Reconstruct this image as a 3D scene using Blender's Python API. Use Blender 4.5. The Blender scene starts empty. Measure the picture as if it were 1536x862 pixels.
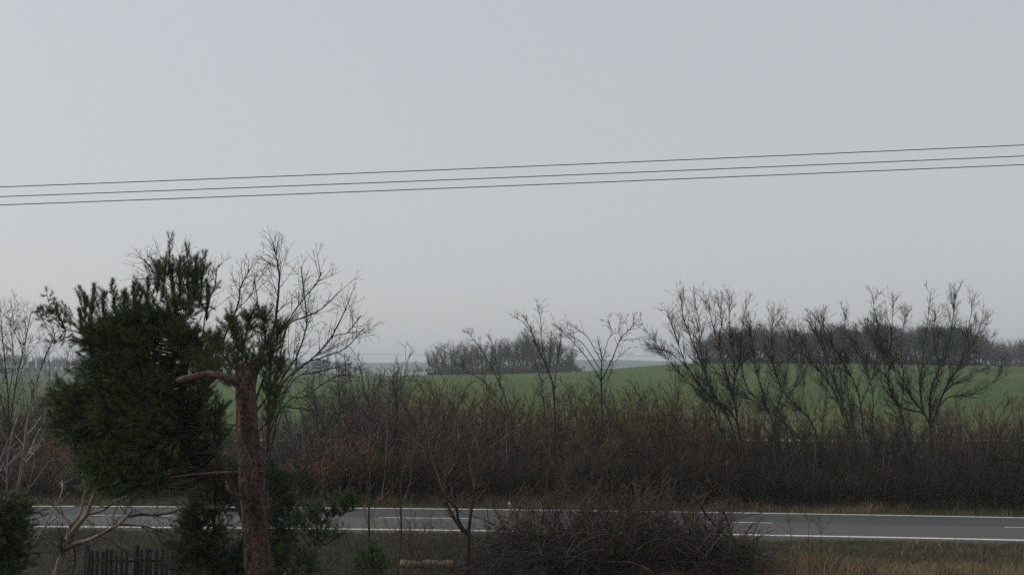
import bpy, math, random
import numpy as np
from mathutils import Vector, noise as mnoise

# ------------------------------------------------------------------ camera, sky, sun
scn = bpy.context.scene
COL = scn.collection
F, CX, CY, HOR, CAMZ = 1700.0, 768.0, 431.0, 552.0, 6.4
TILT = math.atan((HOR - CY) / F)
cam_d = bpy.data.cameras.new('camera')
cam_d.sensor_width = 36.0
cam_d.lens = 36.0 * F / 1536.0
cam_d.clip_start = 0.1
cam_d.clip_end = 9000
cam = bpy.data.objects.new('camera', cam_d)
cam.location = (0, 0, CAMZ)
cam.rotation_euler = (math.pi / 2 + TILT, 0, 0)
COL.objects.link(cam)
scn.camera = cam

SUN = Vector((-0.86, 0.22, 0.62)).normalized()
world = bpy.data.worlds.new('World')
scn.world = world
world.use_nodes = True
wn = world.node_tree.nodes
wl = world.node_tree.links
wn.clear()
out = wn.new('ShaderNodeOutputWorld')
bg = wn.new('ShaderNodeBackground')
sky = wn.new('ShaderNodeTexSky')
sky.sky_type = 'NISHITA'
sky.sun_disc = False
sky.sun_elevation = math.asin(SUN.z)
sky.sun_rotation = math.atan2(SUN.x, SUN.y)
sky.dust_density = 3.0
sky.air_density = 1.0
hs = wn.new('ShaderNodeHueSaturation')
hs.inputs['Saturation'].default_value = 0.6
hs.inputs['Value'].default_value = 1.0
wl.new(sky.outputs[0], hs.inputs['Color'])
mx = wn.new('ShaderNodeMixRGB')
mx.inputs[0].default_value = 0.72
mx.inputs[2].default_value = (6.2, 6.32, 6.55, 1)      # even grey cloud veil
wl.new(hs.outputs[0], mx.inputs[1])
wl.new(mx.outputs[0], bg.inputs['Color'])
bg.inputs['Strength'].default_value = 0.1
wl.new(bg.outputs[0], out.inputs['Surface'])

sd = bpy.data.lights.new('sun', 'SUN')
sd.energy = 1.4
sd.angle = math.radians(10)
sd.color = (1.0, 0.93, 0.82)
sun = bpy.data.objects.new('sun', sd)
sun.rotation_euler = (-SUN).to_track_quat('-Z', 'Y').to_euler()
COL.objects.link(sun)

scn.view_settings.view_transform = 'Standard'
scn.view_settings.look = 'None'
scn.view_settings.exposure = 0.0
scn.view_settings.gamma = 1.0
scn.view_settings.use_curve_mapping = False
scn.render.engine = 'CYCLES'
scn.cycles.max_bounces = 4
scn.cycles.diffuse_bounces = 2
scn.cycles.glossy_bounces = 2
scn.cycles.transmission_bounces = 2
scn.cycles.volume_bounces = 1
scn.cycles.sample_clamp_indirect = 2.0
scn.cycles.sample_clamp_direct = 4.0
scn.cycles.use_denoising = False
scn.cycles.denoiser = 'OPENIMAGEDENOISE'
scn.cycles.denoising_input_passes = 'RGB_ALBEDO_NORMAL'
scn.cycles.denoising_prefilter = 'ACCURATE'

# ------------------------------------------------------------------ helpers
rnd = random.Random(11)
nrg = np.random.default_rng(7)
CT, ST = math.cos(TILT), math.sin(TILT)


def P(px, py, D):
    """the place at distance D (metres along +Y) that the photograph shows at a pixel"""
    a, b = (px - CX) / F, (CY - py) / F
    dx, dy, dz = a, CT - b * ST, ST + b * CT
    s = D / dy
    return (dx * s, D, CAMZ + dz * s)


def X(px, D):
    return (px - CX) / F * D


def tag(o, label, cat, group=None):
    o['label'] = label
    o['category'] = cat
    if group:
        o['group'] = group
    return o


def kind(o, k, label=None):
    o['kind'] = k
    if label:
        o['label'] = label
    return o


def empty(name, loc=(0, 0, 0), rz=0.0):
    o = bpy.data.objects.new(name, None)
    o.empty_display_size = 0.2
    o.location = loc
    o.rotation_euler = (0, 0, rz)
    COL.objects.link(o)
    return o


def put(name, me, parent=None, loc=None):
    o = bpy.data.objects.new(name, me)
    COL.objects.link(o)
    if parent is not None:
        o.parent = parent
    if loc is not None:
        o.location = loc
    return o


def mesh_np(name, verts, faces, mats, smooth=False, midx=None):
    """faces: list of (n,k) int arrays"""
    me = bpy.data.meshes.new(name)
    verts = np.asarray(verts, dtype=np.float32)
    me.vertices.add(len(verts))
    me.vertices.foreach_set('co', verts.ravel())
    li, tot = [], []
    for f in faces:
        f = np.asarray(f, dtype=np.int32)
        if len(f) == 0:
            continue
        li.append(f.ravel())
        tot.append(np.full(len(f), f.shape[1], dtype=np.int32))
    li = np.concatenate(li)
    tot = np.concatenate(tot)
    st = np.concatenate([[0], np.cumsum(tot)[:-1]]).astype(np.int32)
    me.loops.add(len(li))
    me.loops.foreach_set('vertex_index', li)
    me.polygons.add(len(tot))
    me.polygons.foreach_set('loop_start', st)
    me.polygons.foreach_set('loop_total', tot)
    if smooth:
        me.polygons.foreach_set('use_smooth', np.ones(len(tot), dtype=bool))
    if midx is not None:
        me.polygons.foreach_set('material_index', np.asarray(midx, dtype=np.int32))
    for m in (mats if isinstance(mats, (list, tuple)) else [mats]):
        me.materials.append(m)
    me.update(calc_edges=True)
    return me


class Tubes:
    """collects tapered limbs and twigs; batches them by point count"""
    def __init__(self):
        self.g = {}

    def add(self, pts, rads, sides=3):
        a = self.g.setdefault((len(pts), sides), ([], []))
        a[0].append(pts)
        a[1].append(rads)

    def arrays(self, origin=(0, 0, 0), caps=False):
        V, Fq, Ft, off = [], [], [], 0
        for (n, S), (pp, rr) in self.g.items():
            A = np.array(pp, dtype=np.float64) - np.array(origin)
            R = np.array(rr, dtype=np.float64)
            N = len(A)
            T = np.gradient(A, axis=1)
            T /= np.linalg.norm(T, axis=2, keepdims=True) + 1e-12
            ov = A[:, -1] - A[:, 0]
            ref = np.zeros_like(ov)
            ref[np.arange(N), np.argmin(np.abs(ov), axis=1)] = 1
            U = np.cross(T, ref[:, None, :])
            U /= np.linalg.norm(U, axis=2, keepdims=True) + 1e-12
            W = np.cross(T, U)
            an = np.arange(S) * 2 * np.pi / S
            ring = A[:, :, None, :] + R[:, :, None, None] * (np.cos(an)[None, None, :, None] * U[:, :, None, :] + np.sin(an)[None, None, :, None] * W[:, :, None, :])
            V.append(ring.reshape(-1, 3))
            base = off + (np.arange(N) * n * S)[:, None, None]
            i = (np.arange(n - 1) * S)[None, :, None]
            j = np.arange(S)[None, None, :]
            k = (j + 1) % S
            q = np.stack([base + i + j, base + i + k, base + i + S + k, base + i + S + j], axis=-1).reshape(-1, 4)
            Fq.append(q)
            off += N * n * S
            if caps:
                for e, rev in ((0, True), (n - 1, False)):
                    c = A[:, e]
                    V.append(c)
                    ci = off + np.arange(N)
                    off += N
                    rb = (base[:, 0, 0] + e * S)
                    for jj in range(S):
                        a, b = rb + jj, rb + (jj + 1) % S
                        Ft.append(np.stack([b, a, ci] if rev else [a, b, ci], axis=-1))
        return np.concatenate(V), [np.concatenate(Fq)] + ([np.concatenate(Ft)] if Ft else [])

    def mesh(self, name, mat, origin=(0, 0, 0), smooth=False, caps=False):
        v, f = self.arrays(origin, caps)
        return mesh_np(name, v, f, mat, smooth)

    def empty(self):
        return not self.g


def norm(v):
    l = math.sqrt(v[0] * v[0] + v[1] * v[1] + v[2] * v[2]) + 1e-12
    return (v[0] / l, v[1] / l, v[2] / l)


def deflect(d, ang, az):
    """turn direction d by ang, about a random azimuth az"""
    if abs(d[2]) < 0.9:
        u = norm((-d[1], d[0], 0))
    else:
        u = norm((0, -d[2], d[1]))
    w = (d[1] * u[2] - d[2] * u[1], d[2] * u[0] - d[0] * u[2], d[0] * u[1] - d[1] * u[0])
    ca, sa = math.cos(ang), math.sin(ang)
    cz, sz = math.cos(az), math.sin(az)
    return norm(tuple(d[i] * ca + (u[i] * cz + w[i] * sz) * sa for i in range(3)))


def lerp(pts, t):
    f = t * (len(pts) - 1)
    i = min(int(f), len(pts) - 2)
    f -= i
    return tuple(pts[i][k] + (pts[i + 1][k] - pts[i][k]) * f for k in range(3)), norm(tuple(pts[i + 1][k] - pts[i][k] for k in range(3)))


def spline(pts, n):
    """Catmull-Rom through the points, n samples"""
    p = [tuple(2 * pts[0][k] - pts[1][k] for k in range(3))] + list(pts) + [tuple(2 * pts[-1][k] - pts[-2][k] for k in range(3))]
    o = []
    m = len(pts) - 1
    for s in range(n):
        f = s / (n - 1) * m
        i = min(int(f), m - 1)
        t = f - i
        a, b, c, d = p[i], p[i + 1], p[i + 2], p[i + 3]
        o.append(tuple(0.5 * (2 * b[k] + (c[k] - a[k]) * t + (2 * a[k] - 5 * b[k] + 4 * c[k] - d[k]) * t * t + (3 * b[k] - a[k] - 3 * c[k] + d[k]) * t ** 3) for k in range(3)))
    return o


def kids(T, pts, r0, r1, L, lvl, S, rg, bits=None):
    """side shoots along a limb"""
    if lvl >= len(S['dens']):
        return
    cnt = S['dens'][lvl] * L
    n = int(cnt) + (1 if rg.random() < cnt - int(cnt) else 0)
    for _ in range(n):
        t = S['t0'][lvl] + (1 - S['t0'][lvl]) * rg.random()
        p, d = lerp(pts, t)
        r = (r0 + (r1 - r0) * t)
        dd = deflect(d, S['ang'][lvl] * rg.uniform(0.65, 1.3), rg.uniform(0, 6.283))
        ln = S['len'][lvl] * rg.uniform(0.45, 1.15) * (1.15 - 0.65 * t)
        grow(T, p, dd, ln, max(min(r * 0.7, S['rmax'][lvl]), S['rmin']), lvl + 1, S, rg, bits)


def grow(T, p, d, L, r, lvl, S, rg, bits=None):
    n = max(2, int(round(L / S['seg'])) + 1)
    n = min(n, 7)
    st = L / (n - 1)
    pts, rads = [p], [r]
    gn, up = S['gnarl'], S['up']
    re = max(S['rmin'] * 0.7, r * 0.35)
    for i in range(1, n):
        d = norm((d[0] + rg.gauss(0, gn), d[1] + rg.gauss(0, gn), d[2] + rg.gauss(0, gn) + up))
        p = (p[0] + d[0] * st, p[1] + d[1] * st, p[2] + d[2] * st)
        pts.append(p)
        rads.append(r + (re - r) * i / (n - 1))
    T.add(pts, rads, 3 if r < 0.03 else 5)
    if bits is not None and lvl >= S.get('bitlvl', 2):
        for _ in range(S['bits']):
            if rg.random() < 0.8:
                q, _d = lerp(pts, rg.random())
                bits.append(q)
    kids(T, pts, r, re, L, lvl, S, rg, bits)


def plen(pts):
    return sum(math.dist(a, b) for a, b in zip(pts, pts[1:]))


def quads_at(points, size, rg, aspect=0.6, hang=False):
    """small leaf-like faces, folded along the middle"""
    P0 = np.array(points)
    n = len(P0)
    d = rg.normal(size=(n, 3))
    if hang:
        d[:, 2] -= 1.2
    d /= np.linalg.norm(d, axis=1, keepdims=True)
    u = np.cross(d, rg.normal(size=(n, 3)))
    u /= np.linalg.norm(u, axis=1, keepdims=True) + 1e-9
    w = np.cross(d, u)
    s = size * rg.uniform(0.6, 1.3, size=(n, 1))
    a = P0
    b = P0 + d * s * 0.5 + u * s * aspect * 0.5 + w * s * 0.1
    c = P0 + d * s
    e = P0 + d * s * 0.5 - u * s * aspect * 0.5 + w * s * 0.1
    V = np.stack([a, b, c, e], axis=1).reshape(-1, 3)
    i = np.arange(n)[:, None] * 4
    Fc = np.concatenate([i + np.array([[0, 1, 2]]), i + np.array([[0, 2, 3]])])
    return V, Fc


def fbm(x, y, z=0.0, o=4):
    return mnoise.fractal(Vector((x, y, z)), 1.0, 2.0, o)


# ------------------------------------------------------------------ materials
def material(name, rough=0.8, spec=0.3):
    m = bpy.data.materials.new(name)
    m.use_nodes = True
    nt = m.node_tree
    b = nt.nodes['Principled BSDF']
    b.inputs['Roughness'].default_value = rough
    b.inputs['Specular IOR Level'].default_value = spec
    return m, nt, b


def noise_mat(name, stops, scale=5.0, detail=6.0, rough=0.85, spec=0.25, coord='Object', bump=0.0, bscale=None, stretch=None, rand=0.0, two=None, distort=0.0):
    """colour from a noise field, optional bump, optional change from object to object"""
    m, nt, b = material(name, rough, spec)
    N, L = nt.nodes, nt.links
    tc = N.new('ShaderNodeTexCoord')
    mp = N.new('ShaderNodeMapping')
    if stretch:
        mp.inputs['Scale'].default_value = stretch
    L.new(tc.outputs[coord], mp.inputs[0])
    nz = N.new('ShaderNodeTexNoise')
    nz.inputs['Scale'].default_value = scale
    nz.inputs['Detail'].default_value = detail
    nz.inputs['Distortion'].default_value = distort
    nz.inputs['Roughness'].default_value = 0.62
    L.new(mp.outputs[0], nz.inputs['Vector'])
    cr = N.new('ShaderNodeValToRGB')
    els = cr.color_ramp.elements
    while len(els) < len(stops):
        els.new(0.5)
    for e, (p, c) in zip(els, stops):
        e.position = p
        e.color = (*c, 1)
    L.new(nz.outputs['Fac'], cr.inputs[0])
    col = cr.outputs[0]
    if two:
        n2 = N.new('ShaderNodeTexNoise')
        n2.inputs['Scale'].default_value = two[0]
        n2.inputs['Detail'].default_value = 5
        L.new(mp.outputs[0], n2.inputs['Vector'])
        r2 = N.new('ShaderNodeMapRange')
        r2.inputs[1].default_value, r2.inputs[2].default_value = two[2]
        L.new(n2.outputs['Fac'], r2.inputs[0])
        m2 = N.new('ShaderNodeMixRGB')
        m2.inputs[2].default_value = (*two[1], 1)
        L.new(r2.outputs[0], m2.inputs[0])
        L.new(col, m2.inputs[1])
        col = m2.outputs[0]
    if rand:
        oi = N.new('ShaderNodeObjectInfo')
        mr = N.new('ShaderNodeMapRange')
        mr.inputs[3].default_value, mr.inputs[4].default_value = 1 - rand, 1 + rand
        L.new(oi.outputs['Random'], mr.inputs[0])
        hv = N.new('ShaderNodeHueSaturation')
        L.new(mr.outputs[0], hv.inputs['Value'])
        L.new(col, hv.inputs['Color'])
        col = hv.outputs[0]
    L.new(col, b.inputs['Base Color'])
    if bump:
        n3 = N.new('ShaderNodeTexNoise')
        n3.inputs['Scale'].default_value = bscale or scale * 3
        n3.inputs['Detail'].default_value = 6
        L.new(mp.outputs[0], n3.inputs['Vector'])
        bp = N.new('ShaderNodeBump')
        bp.inputs['Strength'].default_value = bump
        bp.inputs['Distance'].default_value = 0.05
        L.new(n3.outputs['Fac'], bp.inputs['Height'])
        L.new(bp.outputs[0], b.inputs['Normal'])
    return m


M = {}
M['litter'] = noise_mat('leaf_litter_soil', [(0.3, (0.0132, 0.0102, 0.0066)), (0.5, (0.0330, 0.0240, 0.0138)), (0.7, (0.0360, 0.0360, 0.0150))], 0.9, 8, bump=0.8, bscale=14, two=(6, (0.0510, 0.0360, 0.0210), (.52, .7)))
M['field'] = noise_mat('winter_wheat', [(0.25, (0.046, 0.086, 0.021)), (0.5, (0.058, 0.102, 0.024)), (0.8, (0.075, 0.11, 0.034))], 0.06, 8, rough=0.95, spec=0.1, stretch=(.25, 1, 1), bump=0.5, bscale=2.0, two=(0.012, (0.1400, 0.1313, 0.0517), (.52, .72)))
M['margin'] = noise_mat('dry_margin_grass', [(0.3, (.075, .062, .032)), (0.7, (.15, .115, .07))], 0.15, 6, rough=.95, spec=.1)
def tramlines(m):
    nt = m.node_tree
    N, L = nt.nodes, nt.links
    b = N['Principled BSDF']
    src = b.inputs['Base Color'].links[0].from_socket
    tc = N.new('ShaderNodeTexCoord')
    mp = N.new('ShaderNodeMapping')
    mp.inputs['Rotation'].default_value = (0, 0, math.radians(7))
    L.new(tc.outputs['Object'], mp.inputs[0])
    fac = None
    for per, ph, lo in ((20.0, 0.0, .965), (20.0, .62, .965), (3.0, .3, .55)):
        w = N.new('ShaderNodeTexWave')
        w.bands_direction = 'Y'
        w.inputs['Scale'].default_value = 0.314 / per
        w.inputs['Phase Offset'].default_value = ph
        w.inputs['Distortion'].default_value = .5
        w.inputs['Detail Scale'].default_value = .2
        L.new(mp.outputs[0], w.inputs['Vector'])
        r = N.new('ShaderNodeMapRange')
        r.inputs[1].default_value, r.inputs[2].default_value = lo, 1.0
        r.inputs[3].default_value, r.inputs[4].default_value = 0, (.55 if per > 10 else .12)
        L.new(w.outputs['Fac'], r.inputs[0])
        if fac is None:
            fac = r.outputs[0]
        else:
            mm = N.new('ShaderNodeMath')
            mm.operation = 'MAXIMUM'
            L.new(fac, mm.inputs[0])
            L.new(r.outputs[0], mm.inputs[1])
            fac = mm.outputs[0]
    mu = N.new('ShaderNodeMixRGB')
    mu.inputs[2].default_value = (.075, .07, .036, 1)
    L.new(fac, mu.inputs[0])
    L.new(src, mu.inputs[1])
    L.new(mu.outputs[0], b.inputs['Base Color'])


tramlines(M['field'])
M['country'] = noise_mat('far_countryside', [(0.35, (.03, .04, .022)), (0.5, (.05, .08, .03)), (0.65, (.07, .065, .045))], 0.006, 5, rough=1, spec=0.05)
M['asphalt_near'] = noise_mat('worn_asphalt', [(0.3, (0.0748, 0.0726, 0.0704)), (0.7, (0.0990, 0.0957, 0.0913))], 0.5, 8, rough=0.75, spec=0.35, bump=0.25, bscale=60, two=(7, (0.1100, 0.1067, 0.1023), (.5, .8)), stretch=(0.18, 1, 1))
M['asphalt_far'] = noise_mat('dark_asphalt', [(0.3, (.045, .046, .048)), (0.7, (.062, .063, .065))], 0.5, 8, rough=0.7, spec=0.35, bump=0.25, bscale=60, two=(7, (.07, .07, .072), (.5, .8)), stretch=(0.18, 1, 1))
M['paint'] = noise_mat('road_paint', [(0.34, (.3, .3, .29)), (0.46, (.62, .62, .6)), (0.7, (.74, .74, .72))], 5, 9, rough=0.6, bump=0.1)
M['gravel'] = noise_mat('pale_gravel', [(0.3, (.2, .19, .165)), (0.7, (.36, .34, .3))], 1.5, 8, bump=0.5, bscale=20)
M['pine_bark'] = noise_mat('pine_bark', [(0.32, (.024, .020, .018)), (0.47, (.062, .046, .038)), (0.58, (.10, .07, .056)), (0.75, (.125, .11, .10))], 7, 9, bump=1.0, bscale=26, stretch=(1, 1, 0.35), two=(2.2, (.17, .06, .032), (.6, .7)), distort=0.6)
def bark_plates(m):
    nt = m.node_tree
    N, L = nt.nodes, nt.links
    b = N['Principled BSDF']
    src = b.inputs['Base Color'].links[0].from_socket
    tc = N.new('ShaderNodeTexCoord')
    mp = N.new('ShaderNodeMapping')
    mp.inputs['Scale'].default_value = (16, 16, 6.5)
    L.new(tc.outputs['Object'], mp.inputs[0])
    wz = N.new('ShaderNodeTexNoise')
    wz.inputs['Scale'].default_value = 1.3
    L.new(mp.outputs[0], wz.inputs['Vector'])
    ad = N.new('ShaderNodeVectorMath')
    ad.operation = 'MULTIPLY_ADD'
    ad.inputs[1].default_value = (.9, .9, .9)
    L.new(wz.outputs['Color'], ad.inputs[0])
    L.new(mp.outputs[0], ad.inputs[2])
    vo = N.new('ShaderNodeTexVoronoi')
    vo.feature = 'F1'
    L.new(ad.outputs[0], vo.inputs['Vector'])
    hue = N.new('ShaderNodeValToRGB')
    for e, (p, c) in zip(hue.color_ramp.elements, ((0.0, (.3, .3, .31, 1)), (1.0, (1.6, 1.42, 1.36, 1)))):
        e.position, e.color = p, c
    sx = N.new('ShaderNodeSeparateColor')
    L.new(vo.outputs['Color'], sx.inputs[0])
    L.new(sx.outputs[0], hue.inputs[0])
    mu = N.new('ShaderNodeMixRGB')
    mu.blend_type = 'MULTIPLY'
    mu.inputs[0].default_value = 1
    L.new(src, mu.inputs[1])
    L.new(hue.outputs[0], mu.inputs[2])
    L.new(mu.outputs[0], b.inputs['Base Color'])


bark_plates(M['pine_bark'])
M['pine_limb'] = noise_mat('pine_limb_bark', [(0.3, (.04, .028, .022)), (0.55, (.12, .075, .055)), (0.75, (.2, .15, .115))], 9, 8, bump=0.9, bscale=30)
M['pine_twig'] = noise_mat('pine_twig', [(0.3, (.02, .016, .013)), (0.7, (.05, .036, .026))], 10)
M['cut_wood'] = noise_mat('weathered_cut_wood', [(0.3, (.18, .13, .09)), (0.7, (.36, .28, .2))], 20, 6)
M['needle'] = noise_mat('pine_needles', [(0.3, (0.0517, 0.0782, 0.0276)), (0.6, (0.0920, 0.1207, 0.0414)), (0.8, (0.1495, 0.1725, 0.0633))], 2.2, 4, rough=0.5, spec=0.35)
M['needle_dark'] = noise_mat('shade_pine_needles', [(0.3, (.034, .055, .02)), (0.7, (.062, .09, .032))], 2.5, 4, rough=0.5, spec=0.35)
M['needle_young'] = noise_mat('young_pine_needles', [(0.3, (.04, .08, .022)), (0.7, (.08, .125, .04))], 3, 4, rough=0.5, spec=0.35)
M['bark_dark'] = noise_mat('dark_bark', [(0.3, (0.0210, 0.0165, 0.0128)), (0.7, (0.0525, 0.0420, 0.0330))], 6, 7, rough=0.7, bump=0.7, bscale=25, stretch=(1, 1, .4))
M['bark_olive'] = noise_mat('olive_bark', [(0.3, (0.0255, 0.0225, 0.0135)), (0.7, (0.0638, 0.0555, 0.0345))], 6, 7, rough=0.7, bump=0.6, bscale=25, stretch=(1, 1, .4))
M['bark_tan'] = noise_mat('tan_bark', [(0.3, (0.1042, 0.0738, 0.0477)), (0.55, (0.2257, 0.1736, 0.1215)), (0.75, (0.3125, 0.2517, 0.1823))], 5, 8, rough=0.7, bump=0.7, bscale=22, stretch=(1, 1, .4))
M['twig_dark'] = noise_mat('dark_twigs', [(0.3, (0.0225, 0.0180, 0.0135)), (0.7, (0.0510, 0.0405, 0.0315))], 3, 3, rough=0.55, spec=0.4)
M['twig_grey'] = noise_mat('grey_twigs', [(0.3, (0.0450, 0.0384, 0.0330)), (0.7, (0.0960, 0.0810, 0.0690))], 3, 3, rough=0.5, spec=0.45, rand=0.2)
M['twig_pale'] = noise_mat('pale_twigs', [(0.3, (0.1050, 0.0900, 0.0750)), (0.7, (0.2250, 0.2025, 0.1725))], 3, 3, rough=0.5, spec=0.45)
M['twig_red'] = noise_mat('red_brown_twigs', [(0.3, (0.0424, 0.0253, 0.0117)), (0.7, (0.1020, 0.0570, 0.0256))], 2, 3, rough=0.55, spec=0.4, rand=0.4)
M['twig_brown'] = noise_mat('brown_twigs', [(0.3, (0.0536, 0.0327, 0.0142)), (0.7, (0.1219, 0.0731, 0.0305))], 2, 3, rough=0.55, spec=0.4, rand=0.4)
M['twig_olive'] = noise_mat('olive_twigs', [(0.3, (0.0252, 0.0196, 0.0126)), (0.7, (0.0630, 0.0504, 0.0308))], 2, 3, rough=0.55, spec=0.4, rand=0.4)
M['bramble'] = noise_mat('dark_brambles', [(0.3, (.018, .013, .009)), (0.7, (.05, .034, .022))], 1.2, 4, rough=0.55, spec=0.3)
M['bramble_olive'] = noise_mat('dark_olive_brambles', [(0.3, (.016, .013, .009)), (0.7, (.044, .035, .022))], 1.2, 4, rough=0.55, spec=0.3)
M['bud'] = noise_mat('rust_buds', [(0.3, (0.1029, 0.0421, 0.0170)), (0.7, (0.2057, 0.0842, 0.0340))], 4, 3, rand=0.2)
M['dead_leaf'] = noise_mat('dead_leaves', [(0.3, (.13, .05, .02)), (0.7, (.28, .12, .05))], 3, 3)
M['far_bark'] = noise_mat('far_tree_bark', [(0.3, (0.046, 0.032, 0.029)), (0.7, (0.098, 0.066, 0.058))], 0.6, 3, rand=0.25)
M['far_needle'] = noise_mat('far_pine_needles', [(0.3, (0.0160, 0.0336, 0.0160)), (0.7, (0.0320, 0.0560, 0.0240))], 0.8, 4, rand=0.15)
M['dry_grass'] = noise_mat('dry_grass', [(0.3, (.14, .095, .052)), (0.6, (.26, .19, .11)), (0.8, (.36, .28, .17))], 0.9, 6, rough=0.7)
M['green_grass'] = noise_mat('verge_grass', [(0.3, (0.0415, 0.0631, 0.0177)), (0.5, (0.0570, 0.0895, 0.0216)), (0.68, (0.1037, 0.1033, 0.0374))], 0.7, 6, rough=0.7)
M['fence_wood'] = noise_mat('grey_fence_wood', [(0.3, (0.0121, 0.0099, 0.0077)), (0.7, (0.0330, 0.0275, 0.0231))], 6, 7, bump=0.5, stretch=(1, 1, .15), rand=0.3)
M['wire'] = noise_mat('dark_wire', [(0.3, (.02, .02, .022)), (0.7, (.035, .035, .037))], 1, 2, rough=0.5)
M['white_plastic'] = noise_mat('white_plastic', [(0.3, (.65, .65, .63)), (0.7, (.78, .78, .76))], 6, 3, rough=0.5)
M['red_plastic'] = noise_mat('orange_reflector', [(0.3, (.5, .12, .03)), (0.7, (.6, .18, .05))], 6, 3, rough=0.3)


# ------------------------------------------------------------------ ground, field, hills
def sm(a, b, t):
    t = max(0.0, min(1.0, (t - a) / (b - a)))
    return t * t * (3 - 2 * t)


CREST_D = 385.0
_cp = [-200, 0, 200, 440, 640, 760, 870, 940, 985, 1040, 1160, 1300, 1420, 1480, 1600, 1800]
_cy = [574, 572, 568, 564, 562.5, 561, 557, 552, 547, 545, 545, 546.5, 548, 549, 551, 554]
_cx = [(p - CX) / F * CREST_D for p in _cp]
_cz = [CAMZ + (HOR - y) / F * CREST_D for y in _cy]


def crest(x):
    return float(np.interp(x, _cx, _cz))


def crest_s(x):
    return (crest(x - 8) + crest(x) * 2 + crest(x + 8)) / 4


def field_z(x, y):
    t = (y - 104.0) / (CREST_D - 104.0)
    zc = crest_s(x)
    if t <= 0:
        return 0.0
    if t <= 1:
        return zc * (1.42 * t - 0.42 * t ** 3) + 0.12 * fbm(x * .02, y * .02) * t
    return zc - 0.00035 * (y - CREST_D) ** 2 * (1 - 0.3 * sm(60, 200, x)) + 0.12 * fbm(x * .02, y * .02)


def road_near(x):
    xx = max(-45.0, min(45.0, x))
    s = -0.0957 - 0.003 * xx
    return 45.2 - 0.0957 * xx - 0.0015 * xx * xx + s * (x - xx)


RW = 6.75


def road_pt(x, off):
    """the point `off` metres across the road (0 near edge, RW far edge)"""
    s = (road_near(x + .5) - road_near(x - .5))
    l = math.hypot(1, s)
    return (x - s / l * off, road_near(x) + off / l)


def ground_z(x, y):
    d = y - road_near(x)
    off = -0.05
    if d < 0:
        off -= 0.35 * sm(0.5, 7, -d)
    if d > RW:
        off -= 0.22 * sm(0.3, 2.2, d - RW) * (1 - sm(2.2, 4.0, d - RW))
    away = 1 - sm(0, 1.2, min(abs(d), abs(d - RW))) if not (0 <= d <= RW) else 1
    if y > 90:
        away = max(away, sm(90, 97, y))
        off = off * (1 - sm(90, 97, y))
    return off + (1 - away) * (0.12 * fbm(x * .35, y * .35) + 0.05 * fbm(x * 1.7, y * 1.7, 3))


def grid(name, xs, ys, zf, mat):
    nx, ny = len(xs), len(ys)
    v = np.array([(x, y, zf(x, y)) for y in ys for x in xs])
    i = np.arange(ny - 1)[:, None] * nx + np.arange(nx - 1)[None, :]
    q = np.stack([i, i + 1, i + nx + 1, i + nx], -1).reshape(-1, 4)
    return mesh_np(name, v, [q], mat, True)


gx = np.concatenate([np.linspace(-300, -42, 24), np.linspace(-40, 40, 200), np.linspace(42, 300, 24)])
gy = np.concatenate([np.linspace(-60, 26, 20), np.linspace(27, 66, 120), np.linspace(67, 104.3, 40)])
kind(put('ground', grid('ground', gx, gy, ground_z, M['litter'])), 'structure')
fx = np.concatenate([np.linspace(-1500, -260, 14), np.linspace(-250, 250, 126), np.linspace(260, 1500, 14)])
fy = np.concatenate([np.linspace(104.0, 420, 90), np.linspace(425, 520, 12)])
kind(put('field', grid('field', fx, fy, field_z, M['field'])), 'structure')


def far_z(x, y):
    e = field_z(x, 519) - 0.2
    t = sm(519, 800, y)
    z = e * (1 - t) + (-12) * t
    left = 1 - sm(-190, -60, x * 1000 / max(y, 1))
    z += (17 + 5 * fbm(x * .004, 1.3)) * left * math.exp(-((y - 1010) / 120.0) ** 2)
    z += (33 + 4.5 * fbm(x * .0025, 5.1, 0, 3) + 2.5 * math.sin(x * .004 + 1)) * sm(2100, 2650, y)
    z += 3 * fbm(x * .0012, 9.3) * sm(2700, 3300, y)
    return z


kind(put('hills', grid('hills', np.linspace(-3000, 3000, 220), np.linspace(518.5, 3800, 110), far_z, M['country'])), 'structure')

# gravel track along the field edge
xs = np.linspace(-120, 120, 160)
v = []
for x in xs:
    w = 0.25 * fbm(x * .4, 0.2)
    for y, z in ((99.4 + w, 0.03), (100.1 + w, .075), (101.9 + w * .6, .075), (102.7 + w * .6, 0.03)):
        v.append((x, y, z))
i = np.arange(len(xs) - 1)[:, None] * 4 + np.arange(3)[None, :]
kind(put('path', mesh_np('path', v, [np.stack([i, i + 4, i + 5, i + 1], -1).reshape(-1, 4)], M['gravel'], True)), 'structure')

# dry grass margin between the crop and the long wood
xs = np.linspace(88, 190, 90)
v = []
for x in xs:
    a = 374.5 + 5 * fbm(x * .05, 3.3) + 6 * sm(128, 140, x) * (1 - sm(150, 165, x))
    for t in range(5):
        y = a + (392 - a) * t / 4
        v.append((x, y, field_z(x, y) + .07 * min(1, t) + .25 * max(0, fbm(x * .3, y * .3)) * min(1, t)))
i = np.arange(len(xs) - 1)[:, None] * 5 + np.arange(4)[None, :]
kind(put('field_margin', mesh_np('field_margin', v, [np.stack([i, i + 5, i + 6, i + 1], -1).reshape(-1, 4)], M['margin'], True)), 'structure')

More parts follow.
